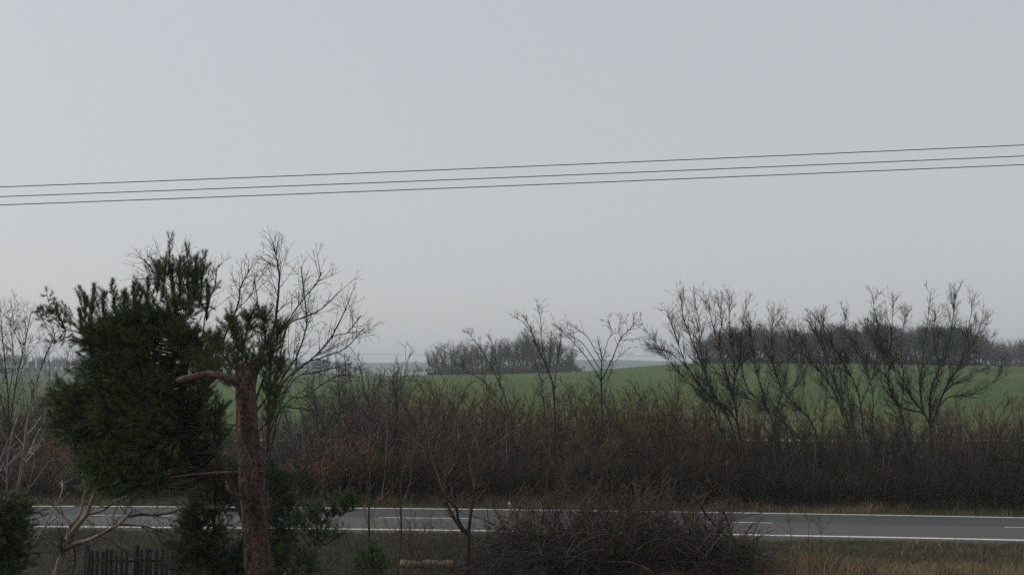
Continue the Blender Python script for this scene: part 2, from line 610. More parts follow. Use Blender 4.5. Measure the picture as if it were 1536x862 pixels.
# road: two lanes of different asphalt, with shoulders that dip into the verge
rx = np.linspace(-110, 110, 221)
offs = [(-0.75, -0.12), (-0.45, 0.0), (0.0, 0.012), (RW / 2, 0.03), (RW, 0.012), (RW + 0.45, 0.0), (RW + 0.75, -0.12)]
v, q, mi = [], [], []
for x in rx:
    for o, z in offs:
        e = 0.07 * fbm(x * 1.3, o) if o in (-0.45, RW + .45, -0.75, RW + .75) else 0
        a, b = road_pt(x, o + e)
        v.append((a, b, z))
K = len(offs)
for a in range(len(rx) - 1):
    for b in range(K - 1):
        q.append((a * K + b, (a + 1) * K + b, (a + 1) * K + b + 1, a * K + b + 1))
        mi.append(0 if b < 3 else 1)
def wheel_tracks(m):
    nt = m.node_tree
    N, L = nt.nodes, nt.links
    b = N['Principled BSDF']
    src = b.inputs['Base Color'].links[0].from_socket
    at = N.new('ShaderNodeAttribute')
    at.attribute_name = 'across'
    nz = N.new('ShaderNodeTexNoise')
    nz.inputs['Scale'].default_value = .6
    tc = N.new('ShaderNodeTexCoord')
    L.new(tc.outputs['Object'], nz.inputs['Vector'])
    ad = N.new('ShaderNodeMath')
    ad.operation = 'MULTIPLY_ADD'
    ad.inputs[1].default_value = .05
    L.new(nz.outputs['Fac'], ad.inputs[0])
    L.new(at.outputs['Fac'], ad.inputs[2])
    cr = N.new('ShaderNodeValToRGB')
    e = cr.color_ramp.elements
    for p in (.1, .13, .2, .28, .38, .5, .56, .64, .74, .84, .9):
        e.new(p)
    for el, c in zip(e, (.75, .8, 1.04, .94, 1.06, .95, 1.0, 1.04, .93, 1.06, .94, 1.02, .78)):
        el.color = (c, c, c, 1)
    L.new(ad.outputs[0], cr.inputs[0])
    mu = N.new('ShaderNodeMixRGB')
    mu.blend_type = 'MULTIPLY'
    mu.inputs[0].default_value = 1
    L.new(src, mu.inputs[1])
    L.new(cr.outputs[0], mu.inputs[2])
    L.new(mu.outputs[0], b.inputs['Base Color'])


wheel_tracks(M['asphalt_near'])
wheel_tracks(M['asphalt_far'])
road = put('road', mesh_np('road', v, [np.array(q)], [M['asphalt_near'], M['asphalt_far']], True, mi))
kind(road, 'structure')
at = road.data.attributes.new('across', 'FLOAT', 'POINT')
at.data.foreach_set('value', np.tile(np.array([(o + .75) / (RW + 1.5) for o, z in offs], dtype=np.float32), len(rx)))


def road_h(o):
    return 0.012 + 0.018 * (1 - abs(o - RW / 2) / (RW / 2)) if 0 <= o <= RW else 0.006


def strip(name, x0, x1, o, w, step=1.0):
    n = max(2, int((x1 - x0) / step) + 1)
    v = []
    for x in np.linspace(x0, x1, n):
        for s in (-.5, .5):
            a, b = road_pt(x, o + s * w)
            v.append((a, b, road_h(o + s * w) + 0.005))
    i = np.arange(n - 1) * 2
    return put(name, mesh_np(name, v, [np.stack([i, i + 2, i + 3, i + 1], -1)], M['paint']), road)


strip('edge_line', -100, 100, 0.02, 0.24)
strip('edge_line', -100, 100, RW - 0.02, 0.24)
for a in (-31.2, -18.6, -5.95, 6.4, 19.3, 31.9):
    strip('lane_dash', a, a + 3.95, RW / 2 + 0.05, 0.125, 0.5)


# ------------------------------------------------------------------ bare trees
def bake_tree(name, label, cat, base, Tt, Tc, mt, mc, group=None, bits=None, bitmat=None, bsize=.03, crown='crown', trunk='trunk'):
    r = empty(name, base)
    tag(r, label, cat, group)
    if not Tt.empty():
        put(trunk, Tt.mesh(trunk, mt, base, True), r)
    c = None
    if not Tc.empty():
        c = put(crown, Tc.mesh(crown, mc, base), r)
    if bits:
        v, f = quads_at(bits, bsize, nrg)
        o = put('buds', mesh_np('buds', v - np.array(base), [f], bitmat), r)
        o['kind'] = 'stuff'
    return r


def traced(name, label, base_px, D, stems, S, mt, mc, cat='tree', seed=1, spread=1.2, main_r=0.07, tip=0.012, ground=None, bits=False, bitmat=None, bsize=.03, extra=None, group=None):
    """a tree whose main limbs follow the ones the photograph shows; side shoots are grown on them.
    stems: (list of pixels, radius at foot, depth drift)"""
    rg = random.Random(seed)
    gz = ground_z(X(base_px, D), D) if ground is None else ground
    base = (X(base_px, D), D, gz)
    Tt, Tc = Tubes(), Tubes()
    bl = [] if bits else None
    for k, (path, r0, drift) in enumerate(stems):
        n = len(path)
        r0 *= S.get('thin', 1.0)
        pts = []
        for i, q in enumerate(path):
            if q == 'base':
                pts.append((base[0], base[1], base[2] - 0.1))
                continue
            f = i / max(1, n - 1)
            pts.append(P(q[0], q[1], D + drift * f))
        m = max(8, n * 4)
        sp = spline(pts, m)
        L = plen(sp)
        sp = [tuple(c + rg.gauss(0, 0.004 * L / 4) for c in p) if 0 < i < m - 1 else p for i, p in enumerate(sp)]
        rads = [r0 + (tip - r0) * (i / (m - 1)) ** 0.8 for i in range(m)]
        (Tt if r0 > S.get('trunk_r', 0.035) else Tc).add(sp, rads, 8 if r0 > 0.05 else 5)
        kids(Tc, sp, r0, tip, L * (1 if k else S.get('first', 1)), 0, S, rg, bl)
        if k == 0 and path[0] == 'base':      # root flare
            pass
    return bake_tree(name, label, cat, base, Tt, Tc, mt, mc, group, bl, bitmat, bsize)


PLUM = dict(thin=.56, trunk_r=.02, dens=[4.6, 5.0, 4.4], t0=[0.22, 0.12, 0.1], ang=[0.75, 0.8, 0.9], len=[1.05, 0.45, 0.16], rmax=[0.009, 0.006, 0.005], rmin=0.0042, seg=0.32, gnarl=0.07, up=0.08)
ROAD = dict(thin=.72, trunk_r=.03, dens=[5.2, 4.8, 3.8], t0=[0.15, 0.12, 0.1], ang=[0.5, 0.6, 0.8], len=[1.7, 0.75, 0.26], rmax=[0.019, 0.012, 0.009], rmin=0.0074, seg=0.4, gnarl=0.07, up=0.09)
SPARSE = dict(thin=.8, trunk_r=.03, dens=[3.8, 3.8, 2.6], t0=[0.35, 0.2, 0.1], ang=[0.7, 0.8, 0.9], len=[1.0, 0.4, 0.2], rmax=[0.018, 0.012, 0.009], rmin=0.008, seg=0.35, gnarl=0.1, up=0.05)
APPLE = dict(dens=[4.6, 4.6, 3.0], t0=[0.3, 0.1, 0.1], ang=[0.8, 0.85, 0.9], len=[0.9, 0.42, 0.2], rmax=[0.012, 0.007, 0.005], rmin=0.0042, seg=0.22, gnarl=0.16, up=0.02)

# tall tree behind the sawn-off pine
traced('plum_tree', 'tall bare tree fanning out beside the sawn-off pine trunk, spurred branches against the sky', 394, 25, [
    (['base', (398, 760), (402, 640), (405, 523), (413, 482), (418, 436), (416, 395), (411, 371)], 0.105, 0.2),
    ([(403, 600), (418, 545), (433, 482), (459, 444), (475, 425), (482, 408)], 0.035, -0.5),
    ([(402, 640), (420, 574), (443, 538), (456, 503), (460, 480), (456, 440), (451, 400)], 0.045, 0.6),
    ([(402, 650), (423, 577), (459, 546), (492, 513), (507, 487), (519, 463)], 0.045, -0.8),
    ([(485, 519), (503, 503), (522, 498), (541, 473)], 0.016, -1.0),
    ([(402, 640), (443, 556), (484, 536), (517, 523), (541, 497)], 0.035, 1.0),
    ([(402, 655), (438, 572), (474, 559), (510, 549), (528, 545)], 0.03, 0.3),
    ([(415, 530), (433, 487), (459, 475), (484, 462), (509, 437)], 0.028, 0.9),
    ([(400, 700), (419, 618), (442, 612), (470, 616), (479, 618), (474, 626)], 0.04, -0.6),
    ([(400, 690), (429, 605), (457, 594), (500, 566), (528, 560)], 0.034, 0.5),
    ([(405, 560), (398, 500), (388, 460), (382, 420)], 0.022, 0.4),
], PLUM, M['bark_dark'], M['twig_dark'], seed=5)
traced('plum_tree', 'bare tree rising behind the green pine crown, fine branches left of the tall spurred tree', 292, 27.5, [
    (['base', (290, 760), (293, 680), (300, 575), (325, 530), (353, 467), (362, 430), (374, 404)], 0.09, 0.3),
    ([(294, 660), (297, 565), (308, 470), (322, 430), (325, 403)], 0.035, -0.6),
    ([(340, 500), (355, 466), (378, 440), (382, 408)], 0.02, 0.5),
    ([(294, 640), (285, 520), (262, 440), (236, 415), (216, 388)], 0.035, 0.5),
    ([(290, 560), (270, 470), (240, 430), (224, 396)], 0.02, -0.5),
    ([(300, 575), (330, 550), (350, 520), (385, 480)], 0.024, 0.7),
    ([(280, 500), (262, 430), (256, 400), (240, 385)], 0.018, 0.2),
], PLUM, M['bark_dark'], M['twig_dark'], seed=8)
# left edge
traced('bare_tree', 'bare tree with a mesh of fine twigs at the left picture edge', 12, 42, [
    (['base', (12, 700), (12, 600), (5, 520), (0, 462)], 0.09, 0.3),
    ([(12, 660), (25, 570), (38, 510), (46, 470)], 0.05, -1),
    ([(12, 700), (40, 620), (64, 545), (84, 498)], 0.05, 1),
    ([(12, 690), (60, 610), (88, 570), (112, 548)], 0.04, 1.5),
    ([(12, 640), (-8, 560), (-20, 500)], 0.05, 0.5),
    ([(12, 720), (38, 660), (70, 640), (98, 600)], 0.035, -1.2),
    ([(10, 620), (20, 540), (16, 490), (20, 465)], 0.03, 1.2),
], dict(PLUM, dens=[4.5, 4, 3], len=[1.6, .8, .35], rmin=.006, rmax=[.014, .009, .008]), M['bark_dark'], M['twig_grey'], seed=12)
traced('bare_sapling', 'thin pale-barked sapling with light stems in front of the brown hedge at left', 16, 18.5, [
    (['base', (16, 862), (20, 770), (34, 690), (42, 630), (51, 575)], 0.03, 0.2),
    ([(18, 790), (38, 690), (60, 660), (78, 622)], 0.014, -0.5),
    ([(17, 850), (2, 770), (-2, 700), (22, 640)], 0.016, 0.4),
    ([(20, 800), (10, 720), (16, 660), (30, 615)], 0.012, 0.4),
    ([(22, 760), (50, 725), (75, 690)], 0.010, -0.3),
    ([(20, 862), (60, 800), (90, 745), (94, 720)], 0.010, 0.6),
    ([(20, 840), (45, 810), (85, 775)], 0.009, -0.6),
], dict(APPLE, dens=[2.6, 2, 1], len=[.6, .25, .12], up=.08), M['twig_pale'], M['twig_pale'], seed=3)
# near fruit tree
traced('fruit_tree', 'crooked fruit tree with tan forked stem and dark drooping limbs before the picket fence', 78, 20, [
    (['base', (84, 880), (94, 832), (101, 812)], 0.13, 0.0),
    ([(97, 825), (101, 808), (106, 790), (120, 771), (124, 753), (127, 732), (122, 700)], 0.055, 0.3),
    ([(99, 820), (104, 806), (113, 792), (130, 771), (137, 751), (148, 715), (150, 680)], 0.07, -0.2),
    ([(97, 823), (112, 815), (132, 810), (160, 796), (180, 785), (199, 764)], 0.055, -0.5),
    ([(192, 774), (212, 771), (235, 772), (260, 767), (300, 752)], 0.032, 0.5),
    ([(178, 785), (200, 787), (222, 790), (262, 804)], 0.026, -0.4),
    ([(148, 803), (165, 809), (182, 822), (208, 838)], 0.022, -0.3),
    ([(106, 788), (99, 778), (90, 768), (72, 751)], 0.024, 0.3),
    ([(94, 824), (80, 813), (60, 804), (34, 795)], 0.026, 0.4),
    ([(130, 772), (155, 765), (172, 752), (196, 742)], 0.018, -0.8),
    ([(104, 810), (112, 826), (112, 845), (106, 870)], 0.016, 0.3),
], APPLE, M['bark_tan'], M['twig_dark'], seed=21, tip=0.012)

# trees in the hedge beyond the road
traced('bare_sapling', 'slim bare tree with a clean straight trunk and forked top before the round copse', 832, 60, [
    (['base', (832, 691), (831, 592), (823, 557), (806, 520), (797, 496), (784, 471)], 0.11, 0.2),
    ([(823, 560), (818, 537), (812, 508), (811, 479), (805, 456)], 0.05, -0.6),
    ([(831, 595), (834, 557), (841, 508), (842, 496)], 0.05, 0.8),
    ([(823, 556), (826, 514), (828, 496)], 0.035, 0.4),
    ([(800, 502), (786, 485), (770, 472)], 0.025, -0.4),
    (['base', (820, 653), (815, 595), (809, 560), (800, 545)], 0.05, 1.0),
], SPARSE, M['bark_dark'], M['twig_dark'], seed=31, tip=0.012)
traced('bare_sapling', 'bare young tree with arching left-swept branches, right of the copse', 910, 60, [
    (['base', (909, 696), (903, 612), (902, 566), (902, 531), (896, 508)], 0.10, 0.2),
    ([(902, 570), (878, 534), (852, 505), (832, 485)], 0.04, -0.6),
    ([(902, 556), (876, 517), (860, 505), (840, 492)], 0.035, 0.8),
    ([(901, 540), (881, 505), (866, 494), (850, 483)], 0.03, 0.4),
    ([(903, 570), (919, 537), (931, 508), (949, 488), (949, 469)], 0.05, -0.4),
    ([(930, 510), (945, 509), (960, 508)], 0.02, 0.4),
    ([(904, 540), (912, 510), (918, 498), (911, 478)], 0.025, 0.9),
    ([(931, 508), (928, 490), (932, 474)], 0.02, 0.9),
    ([(904, 600), (912, 570), (921, 545), (945, 520)], 0.03, -1.2),
    ([(940, 495), (955, 492), (966, 484)], 0.016, -.2),
], SPARSE, M['bark_dark'], M['twig_dark'], seed=33, tip=0.012)
traced('bare_sapling', 'thin bare tree leaning to the left over the hedge, below the copse middle', 776, 60, [
    (['base', (770, 650), (760, 604), (745, 566), (728, 534), (714, 514), (702, 498)], 0.06, 0.2),
    ([(752, 580), (744, 545), (741, 522), (731, 500)], 0.03, 0.6),
    ([(765, 625), (735, 580), (700, 555), (690, 545)], 0.03, -0.8),
], SPARSE, M['bark_dark'], M['twig_dark'], seed=35, tip=0.011)
traced('bare_tree', 'large bare tree of several left-leaning stems at the hill crest end of the wood', 1117, 60, [
    (['base', (1107, 637), (1076, 599), (1060, 565), (1045, 527), (1027, 483), (1020, 440)], 0.10, 0.2),
    (['base', (1095, 630), (1063, 593), (1032, 552), (1016, 511), (1001, 472)], 0.09, -1.0),
    (['base', (1104, 618), (1098, 587), (1085, 546), (1073, 502), (1060, 448)], 0.09, 1.0),
    ([(1100, 600), (1102, 549), (1095, 493), (1094, 446)], 0.06, 0.6),
    (['base', (1079, 637), (1054, 593), (1010, 549), (979, 506)], 0.07, -1.5),
    ([(1098, 590), (1110, 540), (1112, 500), (1118, 460)], 0.05, 0.8),
    ([(1060, 566), (1050, 520), (1048, 480), (1040, 452)], 0.04, 0.9),
    ([(1032, 553), (1008, 530), (990, 522), (980, 512)], 0.03, -0.6),
    ([(1086, 548), (1078, 515), (1084, 480), (1080, 455)], 0.04, -0.6),
], ROAD, M['bark_dark'], M['twig_dark'], seed=41, tip=0.012)
traced('bare_tree', 'bare low-forking tree in front of the rounded left end of the wood', 1165, 60, [
    (['base', (1160, 640), (1148, 605), (1135, 555), (1129, 516), (1124, 490)], 0.08, 0.3),
    (['base', (1163, 630), (1176, 580), (1184, 524), (1182, 490)], 0.075, 0.9),
    ([(1148, 607), (1120, 580), (1112, 540), (1106, 515)], 0.05, -0.8),
    ([(1173, 590), (1160, 540), (1158, 500), (1160, 478)], 0.045, -0.5),
    ([(1166, 620), (1190, 580), (1205, 540), (1209, 510)], 0.04, 1.0),
], ROAD, M['bark_olive'], M['twig_dark'], seed=43, tip=0.012)
traced('bare_tree', 'bare tree with two long trunks leaning far to the left, low in the hedge', 1232, 62, [
    (['base', (1220, 640), (1198, 612), (1176, 587), (1160, 549), (1152, 506)], 0.085, 0.3),
    (['base', (1210, 670), (1173, 630), (1135, 603), (1100, 590)], 0.08, -0.8),
    ([(1200, 614), (1206, 570), (1190, 530), (1188, 505)], 0.04, 0.8),
    ([(1222, 645), (1240, 600), (1225, 560)], 0.035, 0.8),
], ROAD, M['bark_olive'], M['twig_dark'], seed=45, tip=0.012)
traced('bare_tree', 'bushy bare tree of slanting stems between the leaning tree and the widest tree', 1294, 63, [
    (['base', (1264, 605), (1243, 549), (1227, 505), (1222, 486)], 0.08, 0.3),
    (['base', (1290, 600), (1262, 540), (1240, 505), (1232, 480)], 0.07, -0.9),
    (['base', (1275, 610), (1268, 540), (1268, 472)], 0.06, 1.0),
    (['base', (1252, 590), (1218, 543), (1199, 503)], 0.06, -1.4),
    (['base', (1310, 610), (1300, 550), (1282, 510)], 0.06, 0.9),
    ([(1290, 610), (1310, 560), (1316, 520), (1300, 490)], 0.04, 1.4),
], ROAD, M['bark_olive'], M['twig_dark'], seed=47, tip=0.012)
traced('bare_tree', 'widest bare tree of the hedge, low fork and long spreading limbs before the dark pines', 1396, 62, [
    (['base', (1396, 650), (1396, 593), (1405, 561), (1421, 524), (1430, 471), (1434, 442)], 0.14, 0.2),
    ([(1396, 640), (1418, 583), (1440, 546), (1452, 496), (1460, 450)], 0.09, -0.9),
    ([(1396, 640), (1387, 621), (1368, 596), (1352, 565), (1330, 533), (1318, 499), (1308, 442)], 0.09, 0.9),
    ([(1384, 618), (1349, 608), (1333, 574), (1337, 508), (1340, 444)], 0.08, -1.1),
    ([(1384, 622), (1380, 577), (1387, 518), (1396, 442)], 0.07, 1.4),
    ([(1404, 615), (1425, 594), (1452, 593), (1490, 574), (1503, 556)], 0.05, -0.7),
    ([(1420, 585), (1432, 574), (1455, 561), (1485, 551)], 0.04, 0.7),
    ([(1345, 560), (1326, 535), (1318, 500), (1322, 470)], 0.04, 0.5),
    ([(1440, 546), (1455, 520), (1470, 490), (1476, 462)], 0.04, 0.6),
    ([(1398, 600), (1408, 555), (1400, 505), (1404, 470)], 0.04, -1.2),
], ROAD, M['bark_dark'], M['twig_dark'], seed=49, tip=0.013)
traced('bare_tree', 'bare tree stem standing just left of the widest tree, upright twin tops', 1358, 65, [
    (['base', (1355, 630), (1333, 577), (1322, 520), (1315, 477)], 0.08, 0.3),
    ([(1352, 625), (1355, 570), (1352, 510), (1360, 470)], 0.06, 0.8),
    ([(1334, 580), (1318, 560), (1300, 545)], 0.03, 0.5),
], ROAD, M['bark_olive'], M['twig_dark'], seed=51, tip=0.012)

# near side: multi-stemmed tree and two whips in front of the road
NEAR = dict(dens=[3.4, 3.2, 2.4], t0=[0.3, 0.12, 0.1], ang=[0.75, 0.8, 0.9], len=[1.2, 0.5, 0.22], rmax=[0.014, 0.009, 0.007], rmin=0.0055, seg=0.28, gnarl=0.13, up=0.04)
NEARB = dict(NEAR, bits=2, bitlvl=2)
traced('bare_tree', 'dark many-stemmed bare tree on the near verge, spread wide in front of the road', 701, 38, [
    (['base', (702, 801), (694, 795), (680, 775), (667, 744), (671, 713), (680, 684), (696, 640), (716, 585)], 0.085, 0.3),
    (['base', (703, 796), (707, 765), (712, 734), (720, 697), (748, 643), (782, 594)], 0.075, -0.6),
    ([(702, 803), (688, 780), (684, 760), (662, 735), (626, 645), (600, 598)], 0.065, -1.0),
    (['base', (722, 817), (753, 791), (769, 768), (775, 745)], 0.04, -1.3),
    ([(667, 744), (650, 690), (640, 640), (648, 600)], 0.035, 0.8),
    ([(672, 708), (664, 660), (655, 620), (690, 572)], 0.03, -0.6),
    ([(712, 734), (705, 680), (730, 620), (735, 585)], 0.035, 0.9),
    ([(735, 670), (765, 650), (800, 625), (830, 612)], 0.025, 0.6),
    ([(640, 675), (610, 650), (585, 620)], 0.02, 0.9),
    ([(720, 697), (722, 640), (752, 600)], 0.024, -0.9),
], NEARB, M['bark_dark'], M['twig_brown'], seed=61, tip=0.010, bits=True, bitmat=M['bud'], bsize=.035)
WHIP = dict(dens=[3.0, 2.2], t0=[0.25, 0.1], ang=[0.6, 0.8], len=[0.8, 0.3], rmax=[0.009, 0.006], rmin=0.005, seg=0.25, gnarl=0.12, up=0.05)
traced('bare_sapling', 'straight pole-like sapling standing before the road, left one of the pair', 551, 34, [
    (['base', (552, 830), (554, 760), (557, 660), (560, 590), (562, 560)], 0.05, 0.1),
    ([(553, 790), (545, 760), (539, 720)], 0.012, -.2),
    ([(555, 780), (572, 740), (577, 715)], 0.012, .4)], WHIP, M['bark_olive'], M['twig_brown'], seed=63, tip=0.008)
traced('bare_sapling', 'crooked thin sapling standing before the road, right one of the pair', 598, 34, [
    (['base', (598, 840), (602, 790), (601, 740), (605, 680), (600, 620), (610, 590)], 0.045, 0.1),
    ([(601, 790), (590, 750), (588, 700)], 0.014, -.3),
    ([(601, 760), (616, 720), (618, 680), (628, 640)], 0.014, .4)], WHIP, M['bark_olive'], M['twig_brown'], seed=64, tip=0.008)
for k, (b, dd, st, lb) in enumerate([
    (1212, 36.5, [(['base', (1212, 830), (1213, 786), (1206, 770), (1201, 752)], 0.012, 0), ([(1213, 787), (1219, 772), (1222, 757)], 0.008, .2)], 'short forked twig-thin sapling in the near verge, beside the brush heap'),
    (1229, 36, [(['base', (1231, 820), (1232, 790), (1225, 771), (1221, 755)], 0.014, 0), ([(1232, 793), (1243, 785), (1252, 772)], 0.008, .2), ([(1232, 800), (1226, 788), (1216, 775)], 0.007, -.2)], 'slightly taller twiggy sapling in the near verge crossing both road edge lines'),
    (1188, 36.5, [(['base', (1187, 810), (1184, 785), (1181, 765)], 0.011, 0), ([(1186, 802), (1175, 792), (1166, 786)], 0.007, .1)], 'thin sapling in the near verge closest to the brush heap end'),
    (1300, 35, [(['base', (1302, 858), (1294, 838), (1290, 832)], 0.012, 0), ([(1300, 862), (1310, 846), (1312, 836)], 0.008, .2)], 'low dark twig clump in the straw grass at the bottom right'),
]):
    traced('bare_sapling', lb, b, dd, st, dict(WHIP, dens=[5, 3], len=[.45, .2], rmin=.004), M['twig_dark'], M['twig_dark'], seed=70 + k, tip=0.004)
for k, (b, st, lb) in enumerate([
    (1092, [(['base', (1091, 750), (1092, 720), (1089, 690)], 0.018, 0), ([(1091, 752), (1103, 728), (1108, 712)], 0.014, .2)], 'pale forked sapling at the far road edge above the brush heap end'),
    (1268, [(['base', (1268, 735), (1264, 722), (1252, 716)], 0.014, 0), ([(1266, 726), (1272, 712), (1262, 704)], 0.010, .2)], 'pale bent twig sapling at the foot of the dark hedge, right of centre'),
]):
    traced('bare_sapling', lb, b, 55, st, dict(WHIP, dens=[3, 2], len=[.5, .25], rmin=.007), M['twig_pale'], M['twig_pale'], seed=80 + k, tip=0.007)


# ------------------------------------------------------------------ hedge shrubs
def make_shrub(seed, h, w, stems, style):
    rg = random.Random(seed)
    T = Tubes()
    bits = []
    S = dict(dens=[3.0, 3.0], t0=[0.3, 0.1], ang=[0.55, 0.7], len=[1.3, 0.6], rmax=[0.018, 0.011], rmin=0.0088, seg=0.55, gnarl=0.16, up=0.07, bits=style.get('bits', 0), bitlvl=1)
    S.update(style.get('S', {}))
    Ts = Tubes()
    for s in range(stems):
        a = rg.uniform(0, 6.283)
        q = rg.random() ** 0.6
        p = (math.cos(a) * 0.35 * w * rg.random(), math.sin(a) * 0.35 * w * rg.random(), -0.05)
        d = norm((math.cos(a) * q * w / h * 0.95, math.sin(a) * q * w / h * 0.95, 1))
        L = h * rg.uniform(0.55, 1.02)
        r = rg.uniform(.016, .042)
        pts, rad = [p], [r]
        for i in range(6):
            d = norm((d[0] + rg.gauss(0, .13), d[1] + rg.gauss(0, .13), d[2] + .06))
            p = tuple(p[c] + d[c] * L / 6 for c in range(3))
            pts.append(p)
            rad.append(r + (.009 - r) * (i + 1) / 6)
        Ts.add(pts, rad, 4)
        kids(T, pts, r, .009, L, 0, S, rg, bits if S['bits'] else None)
    return Ts, T, bits


KINDS = {
    'red': dict(mat='twig_red', sm='bark_dark', bits=1, bm='dead_leaf', bs=.045, S={}),
    'brown': dict(mat='twig_brown', sm='bark_dark', bits=3, bm='bud', bs=.055, S={}),
    'grey': dict(mat='twig_grey', sm='bark_dark', bits=0, S=dict(dens=[4.0, 3.4])),
    'olive': dict(mat='twig_olive', sm='bark_olive', bits=0, S=dict(dens=[3.2, 2.8])),
    'pale': dict(mat='twig_grey', sm='twig_pale', bits=0, S=dict(dens=[1.6, 1.6], up=.12, gnarl=.09)),
}
SH = {}
for kn, st in KINDS.items():
    for v_ in range(4):
        Ts, T, bits = make_shrub(100 + 17 * v_ + len(kn) * 31, 4.0, 2.4 + 0.4 * v_, 11 + 2 * v_, st)
        va, fa = T.arrays()
        kz = 4.0 / np.percentile(va[:, 2], 98.5)
        va[:, 2] *= kz
        me = mesh_np('twigs', va, fa, M[st['mat']])
        va, fa = Ts.arrays()
        va[:, 2] *= kz
        ms = mesh_np('stems', va, fa, M[st['sm']], True)
        bm_ = None
        if bits:
            vv, ff = quads_at(np.array(bits) * np.array([1, 1, kz]), st['bs'], nrg)
            bm_ = mesh_np('buds', vv, [ff], M[st['bm']])
        SH[(kn, v_)] = (me, bm_, ms)

LOOK = {'red': 'red-brown twiggy hedge shrub', 'brown': 'rust-budded brown hedge shrub', 'grey': 'dense grey-twigged hedge shrub', 'olive': 'bare olive-grey hedge shrub', 'pale': 'thin pale-stemmed hedge shrub'}
SPOT = [(100, 'at the left picture edge'), (240, 'behind the bushy pine'), (430, 'behind the sawn-off pine trunk'), (520, 'right of the pine under the tall tree'), (640, 'left of the copse'), (760, 'below the left half of the copse'),
        (880, 'below the right half of the copse'), (990, 'around the left-swept young tree'), (1110, 'around the several-stemmed leaning tree'), (1220, 'around the low-forking tree'), (1340, 'around the slanting bushy tree'), (1450, 'under the widest tree'), (9999, 'at the right picture edge')]
_ex = [-120, 0, 100, 300, 440, 500, 545, 600, 650, 720, 800, 860, 900, 960, 1000, 1060, 1150, 1250, 1400, 1470, 1536, 1700]
_ey = [590, 590, 595, 630, 612, 570, 548, 566, 570, 568, 584, 584, 580, 568, 570, 582, 598, 602, 600, 588, 596, 590]


def shrub(px, D, top_py, kn, var, wide=1.0, label=None):
    h = CAMZ + (HOR - top_py) / F * D
    x = X(px, D)
    r = empty('hedge_shrub', (x, D, ground_z(x, D)), rnd.uniform(0, 6.283))
    s = max(.35, h / 4.0)
    r.scale = (s ** .75 * wide, s ** .75 * wide, s)
    if label:
        tag(r, label, 'shrub')
    else:
        where = next(t for lim, t in SPOT if px < lim)
        size = ('tall', 'middle-height', 'low')[row]
        lab = size + ' ' + LOOK[kn] + ', ' + where
        tag(r, lab, 'shrub', lab)
    me, bm_, ms = SH[(kn, var)]
    put('stems', ms, r)
    put('twigs', me, r)['kind'] = 'stuff'
    if bm_:
        put('buds', bm_, r)['kind'] = 'stuff'
    return r


def zone(px):
    u = rnd.random()
    if rnd.random() < .10:
        return 'pale'
    if px < 440:
        return 'red' if u < .7 else 'grey'
    if px < 575:
        return 'grey' if u < .75 else 'brown'
    if px < 890:
        return 'brown' if u < .75 else 'red'
    if px < 1110:
        return 'red' if u < .7 else 'brown'
    return 'olive' if u < .75 else 'brown'


for row, (d0, d1, drop, step) in enumerate([(66, 73, 0, 15), (60, 65, 42, 24), (56.6, 59, 98, 22)]):
    px = -60.0
    while px < 1610:
        D = rnd.uniform(d0, d1)
        e = float(np.interp(px, _ex, _ey))
        top = e + drop * rnd.uniform(.75, 1.2) + rnd.choice([-10, -4, 0, 8, 18, 40])
        top = min(top, 700)
        D += (45.2 - 0) * 0 - 0.05 * X(px, D)
        shrub(px, D, top, zone(px), rnd.randrange(4), rnd.uniform(.85, 1.15))
        px += step * rnd.uniform(.6, 1.4) * (1.25 if px > 1090 else 1.0)
shrub(548, 64, 541, 'grey', 3, 1.25, 'tallest round-topped grey shrub of the hedge, just left of the gap to blue hills')


# slender upright whips along the front of the hedge
def whip_clump(seed):
    rg = random.Random(seed)
    Ts, T = Tubes(), Tubes()
    S = dict(dens=[1.5, 1.2], t0=[.35, .1], ang=[.45, .6], len=[.8, .35], rmax=[.011, .008], rmin=.007, seg=.4, gnarl=.08, up=.12)
    for _ in range(rg.randrange(2, 5)):
        p = (rg.gauss(0, .35), rg.gauss(0, .25), -.05)
        d = norm((rg.gauss(0, .1), rg.gauss(0, .1), 1))
        L = rg.uniform(2.6, 4.2)
        pts = [p]
        for i in range(7):
            d = norm((d[0] + rg.gauss(0, .06), d[1] + rg.gauss(0, .06), d[2] + .05))
            p = tuple(p[c] + d[c] * L / 7 for c in range(3))
            pts.append(p)
        r = rg.uniform(.016, .03)
        Ts.add(pts, [r + (.008 - r) * i / 7 for i in range(8)], 4)
        kids(T, pts, r, .008, L, 0, S, rg)
    return Ts, T


WH = []
for k in range(6):
    Ts, T = whip_clump(500 + k)
    mname = ('twig_pale', 'bark_dark', 'bark_olive')[k % 3]
    WH.append((Ts.mesh('stems', M[mname], (0, 0, 0), True), T.mesh('twigs', M['twig_grey' if k % 3 == 0 else 'twig_dark']), k % 3))
for k in range(64):
    px = 20 + 1500 * ((k * .6180339) % 1.0)
    D = 56.0 - .05 * X(px, 56) + rnd.uniform(0, 3.5)
    x = X(px, D)
    j = rnd.randrange(6)
    r = empty('hedge_sapling', (x, D, ground_z(x, D)), rnd.uniform(0, 6.283))
    sc = rnd.uniform(.75, 1.25)
    r.scale = (sc, sc, sc)
    where = next(t for lim, t in SPOT if px < lim)
    lab = ('pale', 'dark', 'olive')[WH[j][2]] + ' upright hedge sapling with whip-like stems, ' + where
    tag(r, lab, 'sapling', lab)
    put('stems', WH[j][0], r)
    put('twigs', WH[j][1], r)['kind'] = 'stuff'


